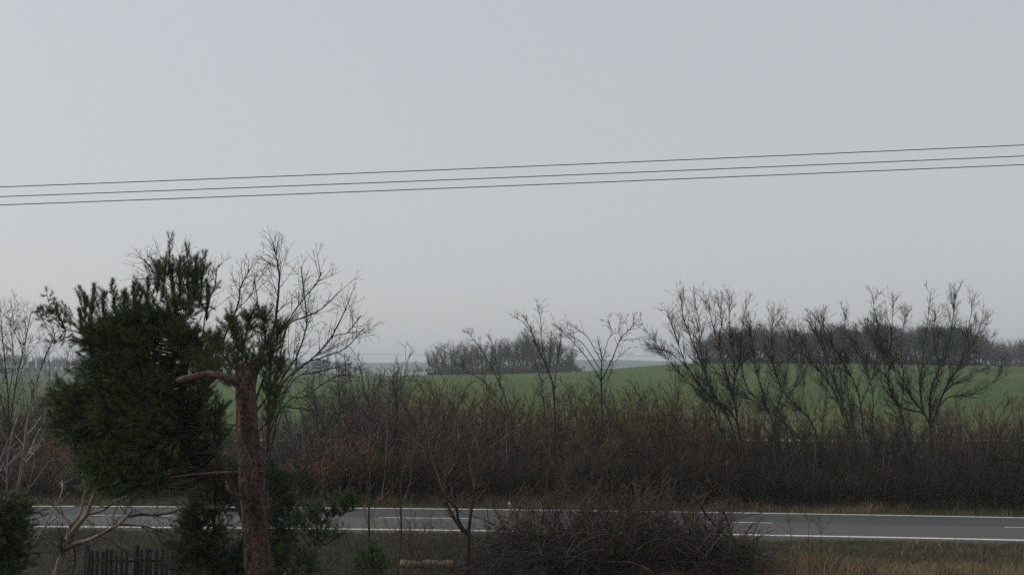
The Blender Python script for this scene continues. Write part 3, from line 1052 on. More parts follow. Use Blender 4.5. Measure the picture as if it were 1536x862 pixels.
# dead-leaved bushes in the hedge shade (left of centre)
def leafy(px, D, top, w, n, label):
    Ts, T, _ = make_shrub(int(px * 7 + D), 3.0, w, 9, dict(bits=0))
    h = CAMZ + (HOR - top) / F * D
    x = X(px, D)
    r = empty('beech_bush', (x, D, ground_z(x, D)))
    r.scale = (1, 1, h / 3.0)
    tag(r, label, 'bush')
    put('stems', Ts.mesh('stems', M['bark_dark'], (0, 0, 0), True), r)
    put('twigs', T.mesh('twigs', M['twig_brown']), r)['kind'] = 'stuff'
    c = nrg.normal(size=(14, 3)) * np.array([w * .3, w * .25, .45]) + np.array([0, 0, 1.9])
    pts = c[nrg.integers(0, 14, n)] + nrg.normal(size=(n, 3)) * np.array([.22, .22, .16])
    pts[:, 2] = np.abs(pts[:, 2])
    v, f = quads_at(pts, .09, nrg, .7, True)
    put('leaves', mesh_np('leaves', v, [f], M['dead_leaf']), r)['kind'] = 'stuff'


leafy(470, 55.8, 650, 2.2, 420, 'bush still holding rust-red dead leaves behind the road, nearest the pine trunk')
leafy(518, 56.2, 632, 2.4, 520, 'bush with the brightest orange dead leaves, under the grey round-topped shrub')
leafy(90, 56.0, 650, 2.6, 420, 'rust-leaved bush behind the road at the left, behind the fruit tree')


# ------------------------------------------------------------------ uncountable growth: undergrowth and grass
def blades(n, xf, yf, zf, h, w, lean, mat, name, label, seed, parent=None, mask=None):
    g = np.random.default_rng(seed)
    x = xf(g, n)
    y = yf(g, n, x)
    if mask is not None:
        k = mask(g, x, y)
        x, y = x[k], y[k]
        n = len(x)
    z = np.array([zf(a, b) for a, b in zip(x, y)]) - 0.01
    hh = h * g.uniform(.4, 1.25, n)
    az = g.uniform(0, 6.283, n)
    ln = lean * hh * g.uniform(.2, 1.3, n)
    dx, dy = np.cos(az) * ln, np.sin(az) * ln
    a2 = g.uniform(0, 6.283, n)
    wx, wy = np.cos(a2) * w / 2, np.sin(a2) * w / 2
    V = np.stack([
        np.stack([x - wx, y - wy, z], -1), np.stack([x + wx, y + wy, z], -1),
        np.stack([x + dx * .35 + wx * .8, y + dy * .35 + wy * .8, z + hh * .6], -1), np.stack([x + dx * .35 - wx * .8, y + dy * .35 - wy * .8, z + hh * .6], -1),
        np.stack([x + dx, y + dy, z + hh * g.uniform(.8, 1, n)], -1)], axis=1).reshape(-1, 3)
    i = np.arange(n)[:, None] * 5
    o = put(name, mesh_np(name, V, [i + np.array([[0, 1, 2, 3]]), i + np.array([[3, 2, 4]])], mat), parent)
    kind(o, 'stuff', label)
    return o


def uni(a, b):
    return lambda g, n: g.uniform(a, b, n)


def between(d0, d1, pw=1.0):
    """distance from the road's near edge"""
    return lambda g, n, x: np.array([road_near(t) for t in x]) + d0 + (d1 - d0) * g.random(n) ** pw


def clump(sc, th, soft=.25):
    def f(g, x, y):
        v_ = np.array([fbm(a * sc, b * sc, 2.2) for a, b in zip(x, y)])
        return v_ + g.normal(size=len(x)) * soft > th
    return f


blades(110000, uni(-24, 24), between(-14, -0.5), ground_z, .12, .013, .7, M['green_grass'], 'verge_grass', 'short green-brown grass on the near verge', 1)
blades(20000, uni(3, 24), between(-14, -0.6), ground_z, .24, .013, .9, M['dry_grass'], 'dry_grass', 'matted straw grass on the near verge', 2, mask=clump(.5, .02))
blades(42000, uni(4, 24), between(-11.5, -5.2, .8), ground_z, .5, .016, .7, M['dry_grass'], 'dry_grass', 'tall straw grass along the bottom of the near verge', 3, mask=clump(.6, -.1))
blades(30000, uni(-30, 30), between(RW + .4, RW + 5), ground_z, .16, .014, .8, M['green_grass'], 'verge_grass', 'short grass on the far verge', 4)
blades(26000, uni(-30, 30), between(RW + .8, RW + 6, .7), ground_z, .42, .014, .9, M['dry_grass'], 'dry_grass', 'tufted dry grass at the foot of the hedge', 5, mask=clump(.45, .12, .15))
blades(16000, uni(-45, 45), lambda g, n, x: g.uniform(72, 99, n), ground_z, .35, .03, .8, M['green_grass'], 'rough_grass', 'rough grass between hedge and gravel track', 6)
blades(9000, uni(-45, 45), lambda g, n, x: g.uniform(96.5, 103.5, n), lambda a, b: 0.0, .3, .03, .8, M['green_grass'], 'rough_grass', 'grass tufts along the edges of the gravel track', 7, mask=lambda g, x, y: (y < 99.3) | (y > 102.7))


def thicket(n, xr, dr, h, r, mat, seed, label, lean=.35, arch=.25, side=2):
    rg = random.Random(seed)
    T = Tubes()
    for _ in range(n):
        x = rg.uniform(*xr)
        y = road_near(x) + rg.uniform(*dr)
        z = ground_z(x, y) - .03
        hh = h * rg.uniform(.35, 1.15) * (1 + .35 * fbm(x * .35, y * .35, 7.7))
        a = rg.uniform(0, 6.283)
        l = lean * rg.random()
        p1 = (x + math.cos(a) * l * hh * .5 + rg.gauss(0, .06), y + math.sin(a) * l * hh * .5, z + hh * .55)
        e = l + arch * rg.random()
        p2 = (x + math.cos(a) * e * hh + rg.gauss(0, .1), y + math.sin(a) * e * hh, z + hh * rg.uniform(.85, 1))
        T.add([(x, y, z), p1, p2], [r, r * .8, r * .5])
        for _k in range(side):
            t = rg.uniform(.3, .95)
            q, d = lerp([(x, y, z), p1, p2], t)
            dd = deflect(d, rg.uniform(.4, 1.0), rg.uniform(0, 6.283))
            ln = rg.uniform(.2, .7) * (h / 1.6)
            T.add([q, tuple(q[i] + dd[i] * ln for i in range(3))], [r * .7, r * .4])
    o = put('undergrowth', T.mesh('undergrowth', M[mat]))
    kind(o, 'stuff', label)


thicket(8500, (-32, -6), (10.6, 20), 2.0, .010, 'bramble', 1, 'tangled red-brown undergrowth filling the left of the hedge')
thicket(8500, (-10, 12), (10.6, 20), 2.0, .010, 'bramble', 2, 'tangled brown undergrowth filling the middle of the hedge')
thicket(12000, (4, 34), (10.2, 20), 1.9, .011, 'bramble_olive', 3, 'dark dense undergrowth at the foot of the hedge on the right')
thicket(3600, (-24, 1), (-15, -1.2), .95, .007, 'twig_dark', 4, 'low brambles and weeds on the near side at the left', side=3, arch=.6)
thicket(420, (-6, 6), (-10, -3), 1.1, .006, 'twig_red', 5, 'low brambles around the brush heap', side=3, arch=.7)

# ------------------------------------------------------------------ brush heap on the near verge
rg = random.Random(77)
HX, HY = X(925, 38), 37.8
heap = empty('brush_heap', (HX, HY, ground_z(HX, HY)))
tag(heap, 'big tangled heap of cut brushwood and brambles hiding part of the road', 'brush heap')


def mound(u):
    """height of the heap across its width, u from -1 to 1"""
    return max(.25, 1.55 * (1 - abs(u) ** 4) + .3 * math.sin(u * 7 + 1) + .25 * math.sin(u * 17 + 2) + .15 * math.sin(u * 31))


T, Tb = Tubes(), Tubes()
for _ in range(2000):
    u = rg.uniform(-1, 1)
    x = u * 4.5
    y = rg.gauss(0, .9)
    z = mound(u) * rg.random() ** 1.15
    a = rg.uniform(0, 6.283)
    L = rg.uniform(.6, 2.4)
    el = rg.gauss(.3, .5)
    d = (math.cos(a) * math.cos(el), math.sin(a) * math.cos(el) * .7, math.sin(el))
    pts = [(x, y, max(.02, z))]
    n = 4
    for i in range(n):
        d = norm((d[0] + rg.gauss(0, .2), d[1] + rg.gauss(0, .2), d[2] + rg.gauss(0, .15) - .12))
        q = pts[-1]
        pts.append((q[0] + d[0] * L / n, q[1] + d[1] * L / n, max(.03, q[2] + d[2] * L / n)))
    r = rg.choice([.006, .008, .010, .013, .018, .024])
    T.add(pts, [r, r * .9, r * .8, r * .65, r * .45])
    for _k in range(2):
        q, dd = lerp(pts, rg.random())
        dd = deflect(dd, rg.uniform(.5, 1.1), rg.uniform(0, 6.28))
        l = rg.uniform(.15, .5)
        T.add([q, tuple(q[i] + dd[i] * l for i in range(3))], [r * .6, r * .35])
o = put('twigs', T.mesh('twigs', M['bramble']), heap)
o['kind'] = 'stuff'
T2 = Tubes()
for _ in range(460):           # paler bramble canes arching over the heap
    u = max(-1, min(1, rg.gauss(0, .55)))
    x, y = u * 4.4, rg.gauss(-.4, .8)
    z = mound(u) * rg.uniform(.3, .95)
    a = rg.uniform(0, 6.283)
    L = rg.uniform(.8, 2.9)
    d = norm((math.cos(a), math.sin(a) * .5, rg.uniform(.2, 1.6)))
    pts = [(x, y, max(.02, z))]
    for i in range(5):
        d = norm((d[0] + rg.gauss(0, .1), d[1] + rg.gauss(0, .1), d[2] - .2))
        q = pts[-1]
        pts.append((q[0] + d[0] * L / 5, q[1] + d[1] * L / 5, max(.03, q[2] + d[2] * L / 5)))
    r = rg.uniform(.006, .010)
    T2.add(pts, [r] * 3 + [r * .8] * 2 + [r * .5])
o = put('canes', T2.mesh('canes', M['twig_grey']), heap)
o['kind'] = 'stuff'
for path, r in ([[(775, 862), (850, 826), (905, 824), (960, 822)], .024], [[(1000, 700), (1030, 735), (1055, 760)], .03], [[(1040, 740), (1075, 790), (1120, 822), (1165, 838)], .045],
                [[(860, 800), (905, 760), (945, 745)], .03], [[(1083, 760), (1098, 800), (1110, 830)], .04], [[(808, 862), (812, 790), (818, 740), (822, 700)], .045], [[(912, 780), (913, 745), (910, 700)], .028],
                [[(980, 862), (1010, 845), (1060, 850)], .022], [[(890, 862), (885, 830), (870, 815)], .02]):
    Tb = Tubes()
    sp = spline([P(a, b, 37.4 + .25 * i) for i, (a, b) in enumerate(path)], 12)
    sp = [tuple(c + rg.gauss(0, .012) for c in p) for p in sp]
    Tb.add(sp, [r + (r * .4 - r) * i / 11 for i in range(12)], 6)
    put('branch', Tb.mesh('branch', M['bark_dark'], tuple(heap.location), True, True), heap)
# shrubs growing through the heap
for k, (px, D, top, kn, lb) in enumerate([
    (880, 39, 690, 'red', 'red-twigged shrub growing through the left part of the brush heap'),
    (960, 39.3, 700, 'brown', 'brown shrub growing through the middle of the brush heap'),
    (1035, 39, 715, 'grey', 'grey-twigged shrub at the right end of the brush heap'),
    (825, 38.5, 710, 'red', 'red-twigged shrub between the brush heap and the many-stemmed tree'),
    (640, 39.5, 745, 'red', 'low red-twigged shrub behind the fallen log'),
    (760, 36.6, 780, 'grey', 'low grey shrub right beside the many-stemmed tree foot'),
    (920, 38.3, 705, 'red', 'red-twigged shrub right behind the top of the brush heap'),
    (1000, 39.6, 705, 'red', 'red-twigged shrub in the right half of the brush heap'),
    (860, 40, 700, 'brown', 'brown shrub behind the left half of the brush heap'),
    (800, 39.5, 725, 'brown', 'brown shrub at the left end of the brush heap'),
    (940, 37.2, 720, 'red', 'red-twigged shrub in front of the middle of the brush heap'),
    (1060, 38.2, 735, 'red', 'red-twigged shrub at the low right tip of the brush heap'),
    (895, 37, 740, 'brown', 'brown shrub in front of the left half of the brush heap')]):
    o = shrub(px, D, top, kn, k % 4, 1.0, lb)
    o.name = 'verge_shrub'

# ------------------------------------------------------------------ fallen log
a, b = P(601, 846, 39.4), P(680, 838, 39.0)
log = empty('fallen_log', (a[0], a[1], ground_z(a[0], a[1])))
tag(log, 'short fallen log with a pale sunlit end lying in the weeds', 'log')
T = Tubes()
n = 40
za, zb = ground_z(a[0], a[1]) + .12, ground_z(b[0], b[1]) + .17
pts = [(a[0] + (b[0] - a[0]) * i / (n - 1), a[1] + (b[1] - a[1]) * i / (n - 1), za + (zb - za) * i / (n - 1) + .015 * math.sin(i * .8)) for i in range(n)]
T.add(pts, [.125 + .018 * math.sin(i * .37) + .008 * math.sin(i * 1.7) for i in range(n)], 16)
v, f = T.arrays(tuple(log.location))
v = np.array([p + .03 * np.array(mnoise.noise_vector(Vector(p * 4))) + .012 * np.array(mnoise.noise_vector(Vector(p * 14))) for p in v])
put('trunk', mesh_np('trunk', v, f, M['bark_tan'], True), log)
for e, q, r in ((0, pts[0], .135), (1, pts[-1], .138)):
    T = Tubes()
    d = norm(tuple(pts[1][k] - pts[0][k] for k in range(3)))
    s = -1 if e == 0 else 1
    T.add([tuple(q[k] - d[k] * s * .02 for k in range(3)), tuple(q[k] + d[k] * s * .012 for k in range(3))], [r * .86, r * .82], 12)
    put('cut_end', T.mesh('cut_end', M['cut_wood'], tuple(log.location), False, True), log)

# ------------------------------------------------------------------ picket fence
FD = 33.0
fence = empty('picket_fence', (X(210, FD), FD, ground_z(X(210, FD), FD)))
FH = 1.55
tag(fence, 'dark weathered picket fence with uneven pickets under the pine', 'fence')


def boxmesh(name, w, d, h, mat, top=0.0):
    v = [(-w / 2, -d / 2, 0), (w / 2, -d / 2, 0), (w / 2, d / 2, 0), (-w / 2, d / 2, 0), (-w / 2, -d / 2, h - top), (w / 2, -d / 2, h - top), (w / 2, d / 2, h - top), (-w / 2, d / 2, h - top)]
    f4 = [(0, 3, 2, 1), (0, 1, 5, 4), (1, 2, 6, 5), (2, 3, 7, 6), (3, 0, 4, 7)]
    f3 = []
    if top:
        v += [(0, -d / 2, h), (0, d / 2, h)]
        f4 += [(5, 6, 9, 8), (7, 4, 8, 9)]
        f3 = [(4, 5, 8), (6, 7, 9)]
    else:
        f4.append((4, 5, 6, 7))
    return mesh_np(name, v, [np.array(f4)] + ([np.array(f3)] if f3 else []), mat)


pk = [boxmesh('picket', .092, .022, FH + .05 * i, M['fence_wood'], .02 + .025 * i) for i in range(3)]
fr = random.Random(4)
for i in range(22):
    px = 140 + i * 7.3
    if i == 9:
        continue
    o = put('picket', pk[fr.randrange(3)], fence)
    o.location = (X(px, FD) - fence.location.x + fr.gauss(0, .008), fr.gauss(0, .004), fr.gauss(.02, .025))
    o.rotation_euler = (fr.gauss(0, .01), fr.gauss(0, .02), fr.gauss(0, .04))
rail = boxmesh('rail', X(300, FD) - X(136, FD), .045, .08, M['fence_wood'])
for z in (.35, FH - .3):
    o = put('rail', rail, fence)
    o.location = (X(218, FD) - fence.location.x, .036, z)
post = boxmesh('post', .13, .12, FH + .26, M['fence_wood'], .03)
for px in (137.5, 211, 298):
    o = put('post', post, fence)
    o.location = (X(px, FD) - fence.location.x, .125, -.05)

# ------------------------------------------------------------------ marker post by the far road edge
mx_ = X(764, 53.2)
my_ = 53.2
mp = empty('marker_post', (mx_, my_, ground_z(mx_, my_)))
tag(mp, 'small white roadside marker post on the far verge', 'marker post')
put('post', boxmesh('post', .09, .05, .42, M['white_plastic'], .03), mp)
o = put('reflector', boxmesh('reflector', .06, .012, .07, M['red_plastic']), mp)
o.location = (0, -.032, .28)


# ------------------------------------------------------------------ pines
def needles(shoots, mat, name, parent, origin, n=46, ln=.065, w=.0042, seed=3):
    """shoots: list of (foot, direction, length); every needle is its own sliver"""
    g = np.random.default_rng(seed)
    A = np.array([s[0] for s in shoots])
    Dr = np.array([s[1] for s in shoots])
    Ls = np.array([s[2] for s in shoots])
    m = len(A)
    t = g.random((m, n)) ** .8
    base = A[:, None, :] + Dr[:, None, :] * (t * Ls[:, None])[..., None]
    rv = g.normal(size=(m, n, 3))
    perp = rv - (rv * Dr[:, None, :]).sum(-1, keepdims=True) * Dr[:, None, :]
    perp /= np.linalg.norm(perp, axis=-1, keepdims=True) + 1e-9
    k = g.uniform(.55, 1.25, (m, n, 1)) * (1.15 - .5 * t[..., None])
    nd = Dr[:, None, :] + perp * k
    nd /= np.linalg.norm(nd, axis=-1, keepdims=True)
    L = ln * g.uniform(.7, 1.2, (m, n, 1))
    tip = base + nd * L
    sd_ = np.cross(nd, g.normal(size=(m, n, 3)))
    sd_ /= np.linalg.norm(sd_, axis=-1, keepdims=True) + 1e-9
    V = np.stack([base - sd_ * w / 2, base + sd_ * w / 2, tip], axis=2).reshape(-1, 3) - np.array(origin)
    f = np.arange(m * n * 3).reshape(-1, 3)
    o = put(name, mesh_np(name, V, [f], mat), parent)
    o['kind'] = 'stuff'
    return o


def bough(T, shoots, pts, r0, r1, rg, dens, ln, spread=.7, up=.35, lead=True, sub=.45):
    """a pine bough: a limb, its side twigs and the needle shoots they end in"""
    n = len(pts)
    T.add(pts, [r0 + (r1 - r0) * i / (n - 1) for i in range(n)], 5)
    L = plen(pts)
    for _ in range(int(dens * L) + 1):
        t = rg.uniform(.18, 1.0)
        p, d = lerp(pts, t)
        dd = deflect(d, rg.uniform(.5, 1.1), rg.uniform(0, 6.283))
        dd = norm((dd[0], dd[1], dd[2] + up))
        l = sub * rg.uniform(.35, 1.1) * (1.2 - .6 * t)
        mid = tuple(p[i] + dd[i] * l * .5 for i in range(3))
        d2 = norm((dd[0] + rg.gauss(0, .15), dd[1] + rg.gauss(0, .15), dd[2] + up * .6))
        e = tuple(mid[i] + d2[i] * l * .5 for i in range(3))
        T.add([p, mid, e], [.006, .005, .004])
        shoots.append((e, d2, ln * rg.uniform(.7, 1.2)))
        for _k in range(2):
            q = tuple(p[i] + (e[i] - p[i]) * rg.uniform(.3, .9) for i in range(3))
            d3 = deflect(d2, rg.uniform(.5, .9), rg.uniform(0, 6.283))
            d3 = norm((d3[0], d3[1], d3[2] + up * .6))
            shoots.append((q, d3, ln * rg.uniform(.6, 1.1)))
    if lead:
        d = norm(tuple(pts[-1][i] - pts[-2][i] for i in range(3)))
        shoots.append((pts[-1], d, ln * 1.3))


# sawn-off pine
PD = 15.5
ptop = P(369, 549, PD)
pb = (X(398, PD) + .02, PD, ground_z(X(398, PD), PD))
pine = empty('pine_tree', pb)
tag(pine, 'old pine with reddish trunk sawn off at the top and a cut side limb', 'pine tree')
NS, NR = 64, 330
path = spline([pb, P(391, 900, PD), P(386, 840, PD), P(377, 720, PD), P(371, 630, PD), P(368, 590, PD), P(369, 549, PD)], NR)
v = []
for i, p in enumerate(path):
    t = i / (NR - 1)
    r = .208 - .078 * t ** .8 + .05 * math.exp(-t * 22)
    if t > .965:
        r *= 1 + .12 * (t - .965) / .035
    for j in range(NS):
        a = j / NS * 6.283185
        nx, ny = math.cos(a), math.sin(a)
        z = p[2]
        plate = mnoise.cell(Vector((nx * 2.6 + 9, ny * 2.6, z * 5.5)))
        dst = mnoise.voronoi(Vector((nx * 2.3 + .25 * fbm(z * 3, nx * 2), ny * 2.3, z * 4.2)))[0]
        crack = min(1.0, (dst[1] - dst[0]) * 3.2)
        k = .020 * (crack - .6) + .008 * (plate - .5) + .008 * fbm(nx * 5, ny * 5, z * 8) + .014 * fbm(nx * 1.2, ny * 1.2, z * 1.1)
        rr = r + k
        zz = z
        if i >= NR - 4:
            zz += .09 * fbm(nx * 2.3, ny * 2.3, 4.4) + .05 * fbm(nx * 7, ny * 7, 1.4)
        v.append((p[0] + nx * rr - pb[0], p[1] + ny * rr - pb[1], zz - pb[2]))
i = np.arange(NR - 1)[:, None] * NS
j = np.arange(NS)[None, :]
k = (j + 1) % NS
q = np.stack([i + j, i + k, i + NS + k, i + NS + j], -1).reshape(-1, 4)
v.append((ptop[0] - pb[0], ptop[1] - pb[1], ptop[2] - pb[2] - .035))
l0 = (NR - 1) * NS
tri = np.array([(l0 + a, l0 + (a + 1) % NS, len(v) - 1) for a in range(NS)])
put('trunk', mesh_np('trunk', v, [q, tri], M['pine_bark'], True), pine)
# cut limb, pointing left from the sawn top
T = Tubes()
sp = spline([P(366, 577, 15.5), P(353, 571, 15.40), P(334, 565, 15.36), P(312, 560, 15.33), P(290, 565, 15.25), P(264, 571, 15.2)], 46)
lr = [.056 + .018 * math.exp(-a / 4.0) + .007 * fbm(a * .31, 2.0) + .005 * fbm(a * .9, 5.0) - .00035 * a for a in range(46)]
lr[-1] *= .7
T.add(sp, lr, 16)
v, f = T.arrays(pb, True)
v = np.array([p + .008 * np.array(mnoise.noise_vector(Vector(p * 9))) + .004 * np.array(mnoise.noise_vector(Vector(p * 30))) for p in v])
lb = put('cut_limb', mesh_np('cut_limb', v, f, M['pine_limb'], True), pine)
T = Tubes()
sp = spline([P(330, 566, 15.36), P(322, 574, 15.3), P(314, 581, 15.27)], 6)
T.add(sp, [.022, .02, .018, .016, .014, .01], 7)
put('stub', T.mesh('stub', M['cut_wood'], pb, True, True), lb)
for pth, rr in (([P(372, 750, 15.5), P(357, 742, 15.3), P(344, 737, 15.2), P(341, 727, 15.2), P(339, 720, 15.2)], .03), ([P(366, 638, 15.6), P(350, 637, 15.5), P(339, 636, 15.45)], .018),
                ([P(378, 709, 15.5), P(395, 706, 15.35), P(402, 700, 15.3)], .018), ([P(372, 708, 15.7), P(330, 708, 15.8), P(290, 711, 16.0), P(255, 716, 16.2)], .022), ([P(374, 796, 15.5), P(350, 797, 15.4), P(332, 797, 15.35)], .016)):
    T = Tubes()
    sp = spline(pth, 10)
    T.add(sp, [rr * (1 - .06 * a) for a in range(10)], 7)
    put('dead_stub', T.mesh('dead_stub', M['pine_limb'], pb, True, True), pine)
# thin ragged splinters on the sawn top
T = Tubes()
for a in range(26):
    an = a * .5
    rr = .05 + .1 * rg.random()
    b0 = (ptop[0] + math.cos(an) * rr, ptop[1] + math.sin(an) * rr, ptop[2] - .03)
    T.add([b0, (b0[0] + rg.gauss(0, .02), b0[1] + rg.gauss(0, .02), b0[2] + rg.uniform(.03, .13))], [.014, .003])
put('splinters', T.mesh('splinters', M['pine_twig'], pb), pine)['kind'] = 'stuff'
# its remaining green boughs, rising behind the sawn top
rg = random.Random(202)
T, sh = Tubes(), []
for (bx, by), mids, rr in [
    ((378, 590), [(372, 545, 15.9), (352, 510, 16.0), (343, 480, 16.0)], .022),
    ((378, 600), [(388, 545, 15.9), (398, 510, 16.0), (396, 478, 15.9)], .022),
    ((374, 590), [(350, 550, 15.9), (328, 525, 16.1), (318, 508, 16.2)], .018),
    ((380, 610), [(398, 560, 15.9), (412, 525, 16.1), (420, 492, 16.0)], .018),
    ((382, 620), [(404, 590, 15.8), (420, 562, 15.9), (424, 545, 16.0)], .016),
    ((384, 650), [(402, 632, 15.8), (412, 615, 15.9), (414, 595, 16.0)], .014),
    ((374, 585), [(362, 545, 15.8), (366, 515, 15.9), (373, 478, 15.9)], .016),
    ((370, 600), [(340, 566, 15.9), (312, 550, 16.2), (300, 540, 16.3)], .015),
]:
    pts = spline([P(bx, by, 15.55)] + [P(a, b, c) for a, b, c in mids], 8)
    bough(T, sh, pts, rr, .006, rg, 34, .13, sub=.22, up=.4)
put('boughs', T.mesh('boughs', M['pine_twig'], pb), pine)
needles(sh, M['needle'], 'needles', pine, pb, 46, .07, .0045, 1)


def bushy_pine(name, label, base_px, D, stem, stem_r, blobs, count, seed, matn, top_shoots=(), dens=26, ln=.13, needle_n=46, needle_len=.07, sub=.42, trunk_mat='pine_twig', extra=(), shrink=0):
    """a pine whose boughs reach into the crown masses seen in the photograph.
    blobs: (px, py, depth offset, half width px, half height px, share)"""
    rg = random.Random(seed)
    base = (X(base_px, D), D, ground_z(X(base_px, D), D))
    r = empty(name, base)
    tag(r, label, 'pine tree')
    sp = spline([(base[0], base[1], base[2] - .1)] + [P(a, b, D + c) for a, b, c in stem], 26)
    Tt = Tubes()
    Tt.add(sp, [stem_r + (.012 - stem_r) * (i / 25) ** .9 for i in range(26)], 10)
    put('trunk', Tt.mesh('trunk', M[trunk_mat], base, True), r)
    T, sh = Tubes(), []
    S_ = sum(b[5] for b in blobs)
    zmin = min(p[2] for p in sp)
    for (px, py, dd, hw, hh, share) in blobs:
        c = P(px, py, D + dd)
        wx, wz = max(6, hw - shrink) * D / F, max(6, hh - shrink) * D / F
        for _ in range(max(1, int(count * share / S_))):
            while True:
                u = (rg.uniform(-1, 1), rg.uniform(-1, 1), rg.uniform(-1, 1))
                if u[0] ** 2 + u[1] ** 2 + u[2] ** 2 <= 1:
                    break
            tgt = (c[0] + u[0] * wx, c[1] + u[1] * max(wx * .9, .25), c[2] + u[2] * wz)
            # leave the stem below and inside of the target
            best = min(sp, key=lambda p: math.dist(p, (tgt[0], tgt[1], tgt[2] - .45 * math.hypot(tgt[0] - p[0], tgt[1] - p[1]))))
            sag = rg.uniform(-.22, .16)
            m1 = tuple(best[k] * .6 + tgt[k] * .4 + (sag if k == 2 else rg.gauss(0, .06)) for k in range(3))
            m2 = tuple(best[k] * .25 + tgt[k] * .75 - (.05 if k == 2 else 0) for k in range(3))
            pts = spline([best, m1, m2, tgt], 7)
            far = pts[2:] if plen(pts) > 1.0 else pts[1:]
            T.add(pts[:3], [.014, .012, .011], 4)
            bough(T, sh, far, .014, .005, rg, dens, ln, sub=sub, up=.3)
    for (px, py, dd, h) in top_shoots:     # upright leading candles with a whorl below
        e = P(px, py, D + dd)
        f = (e[0] + rg.gauss(0, .03), e[1], e[2] - h)
        n_ = 7
        pts = [tuple(f[k] + (e[k] - f[k]) * i / (n_ - 1) + (rg.gauss(0, .008) if 0 < i < n_ - 1 else 0) for k in range(3)) for i in range(n_)]
        T.add(pts, [.011 - .001 * i for i in range(n_)], 4)
        for i in range(n_):
            for _k in range(3):
                sh.append((pts[i], norm((rg.gauss(0, .22), rg.gauss(0, .22), 1)), h / n_ * 1.5))
        for _ in range(int(h * 10)):
            t = rg.uniform(.0, .6)
            q = tuple(f[k] + (e[k] - f[k]) * t for k in range(3))
            az = rg.uniform(0, 6.283)
            l = (.12 + .28 * (1 - t)) * rg.uniform(.6, 1.1)
            d = norm((math.cos(az), math.sin(az), .9))
            g_ = tuple(q[k] + d[k] * l for k in range(3))
            T.add([q, g_], [.006, .004])
            d2 = norm((d[0], d[1], d[2] + .8))
            sh.append((g_, d2, ln))
            sh.append((tuple(q[k] + d[k] * l * .5 for k in range(3)), d2, ln))
            sh.append((tuple(q[k] + d[k] * l * .75 for k in range(3)), d2, ln))
    for pth, rr in extra:
        s2 = spline([P(a, b, D + c) for a, b, c in pth], 8)
        bough(T, sh, s2, rr, .006, rg, dens * .3, ln, sub=.2, up=.3)
    put('boughs', T.mesh('boughs', M['pine_twig'], base), r)
    needles(sh, M[matn], 'needles', r, base, needle_n, needle_len, .0045, seed)
    return r


bushy_pine('pine_tree', 'large bushy dark green pine left of the sawn-off trunk, upright candles on top', 398, 16.6,
           [(392, 900, 0), (370, 790, 0), (336, 705, 0), (306, 640, 0), (285, 580, .1), (268, 500, .1), (257, 400, .1)], .075,
           [(258, 480, .1, 50, 50, 1.1), (200, 500, .0, 60, 52, 1.5), (150, 540, .0, 48, 60, 1.3), (225, 570, .1, 72, 60, 2.0), (150, 620, .1, 66, 60, 1.6), (215, 650, .0, 60, 62, 1.6),
            (150, 695, .1, 60, 58, 1.3), (195, 712, .1, 46, 46, .9), (92, 605, .1, 32, 34, .35), (310, 540, .4, 30, 60, .6), (100, 655, .1, 40, 52, .6), (270, 620, .3, 40, 60, .8), (285, 440, .1, 30, 44, .35), (300, 600, .2, 30, 50, .8), (325, 640, .3, 24, 50, .6), (275, 520, -.2, 40, 50, .9), (262, 690, .2, 40, 30, .5), (140, 505, 0, 34, 40, .5)],
           240, 301, 'needle',
           [(255, 368, .1, .9), (281, 378, .2, .6), (306, 390, .1, .7), (312, 430, .2, .5), (141, 436, 0, .45), (168, 430, .1, .5), (186, 444, .1, .35), (200, 432, -.1, .4), (222, 425, .1, .4), (238, 400, .2, .4), (120, 470, 0, .3), (155, 446, .1, .4), (248, 396, -.1, .5), (270, 396, .2, .5), (294, 396, 0, .5), (212, 440, .1, .4), (130, 452, .1, .3)],
           dens=19, ln=.15, needle_n=60, sub=.36, shrink=20,
           extra=[([(150, 520, 0), (118, 498, 0), (98, 494, 0), (84, 476, 0)], .014)])
# outlying tufts on the long left bough belong to the same tree; they are grown from a second pass below
tuft_root = [o for o in bpy.data.objects if o.name.startswith('pine_tree')][-1]
T, sh = Tubes(), []
rg = random.Random(9)
for (px, py), n_ in (((78, 465), 12), ((66, 478), 9), ((86, 470), 7), ((60, 462), 6), ((95, 508), 10), ((84, 512), 6), ((72, 452), 5)):
    c = P(px, py, 16.6)
    root = P(98, 494, 16.6)
    T.add([root, tuple((root[k] + c[k]) / 2 + .01 for k in range(3)), c], [.009, .007, .005])
    for _ in range(n_):
        q = tuple(c[k] + rg.gauss(0, .055) for k in range(3))
        d = norm((rg.gauss(-.3, .6), rg.gauss(0, .6), rg.gauss(.5, .5)))
        T.add([c, q], [.004, .003])
        sh.append((q, d, .1))
tb = tuple(tuft_root.location)
put('boughs', T.mesh('boughs', M['pine_twig'], tb), tuft_root)
needles(sh, M['needle'], 'needles', tuft_root, tb, 46, .075, .0045, 77)

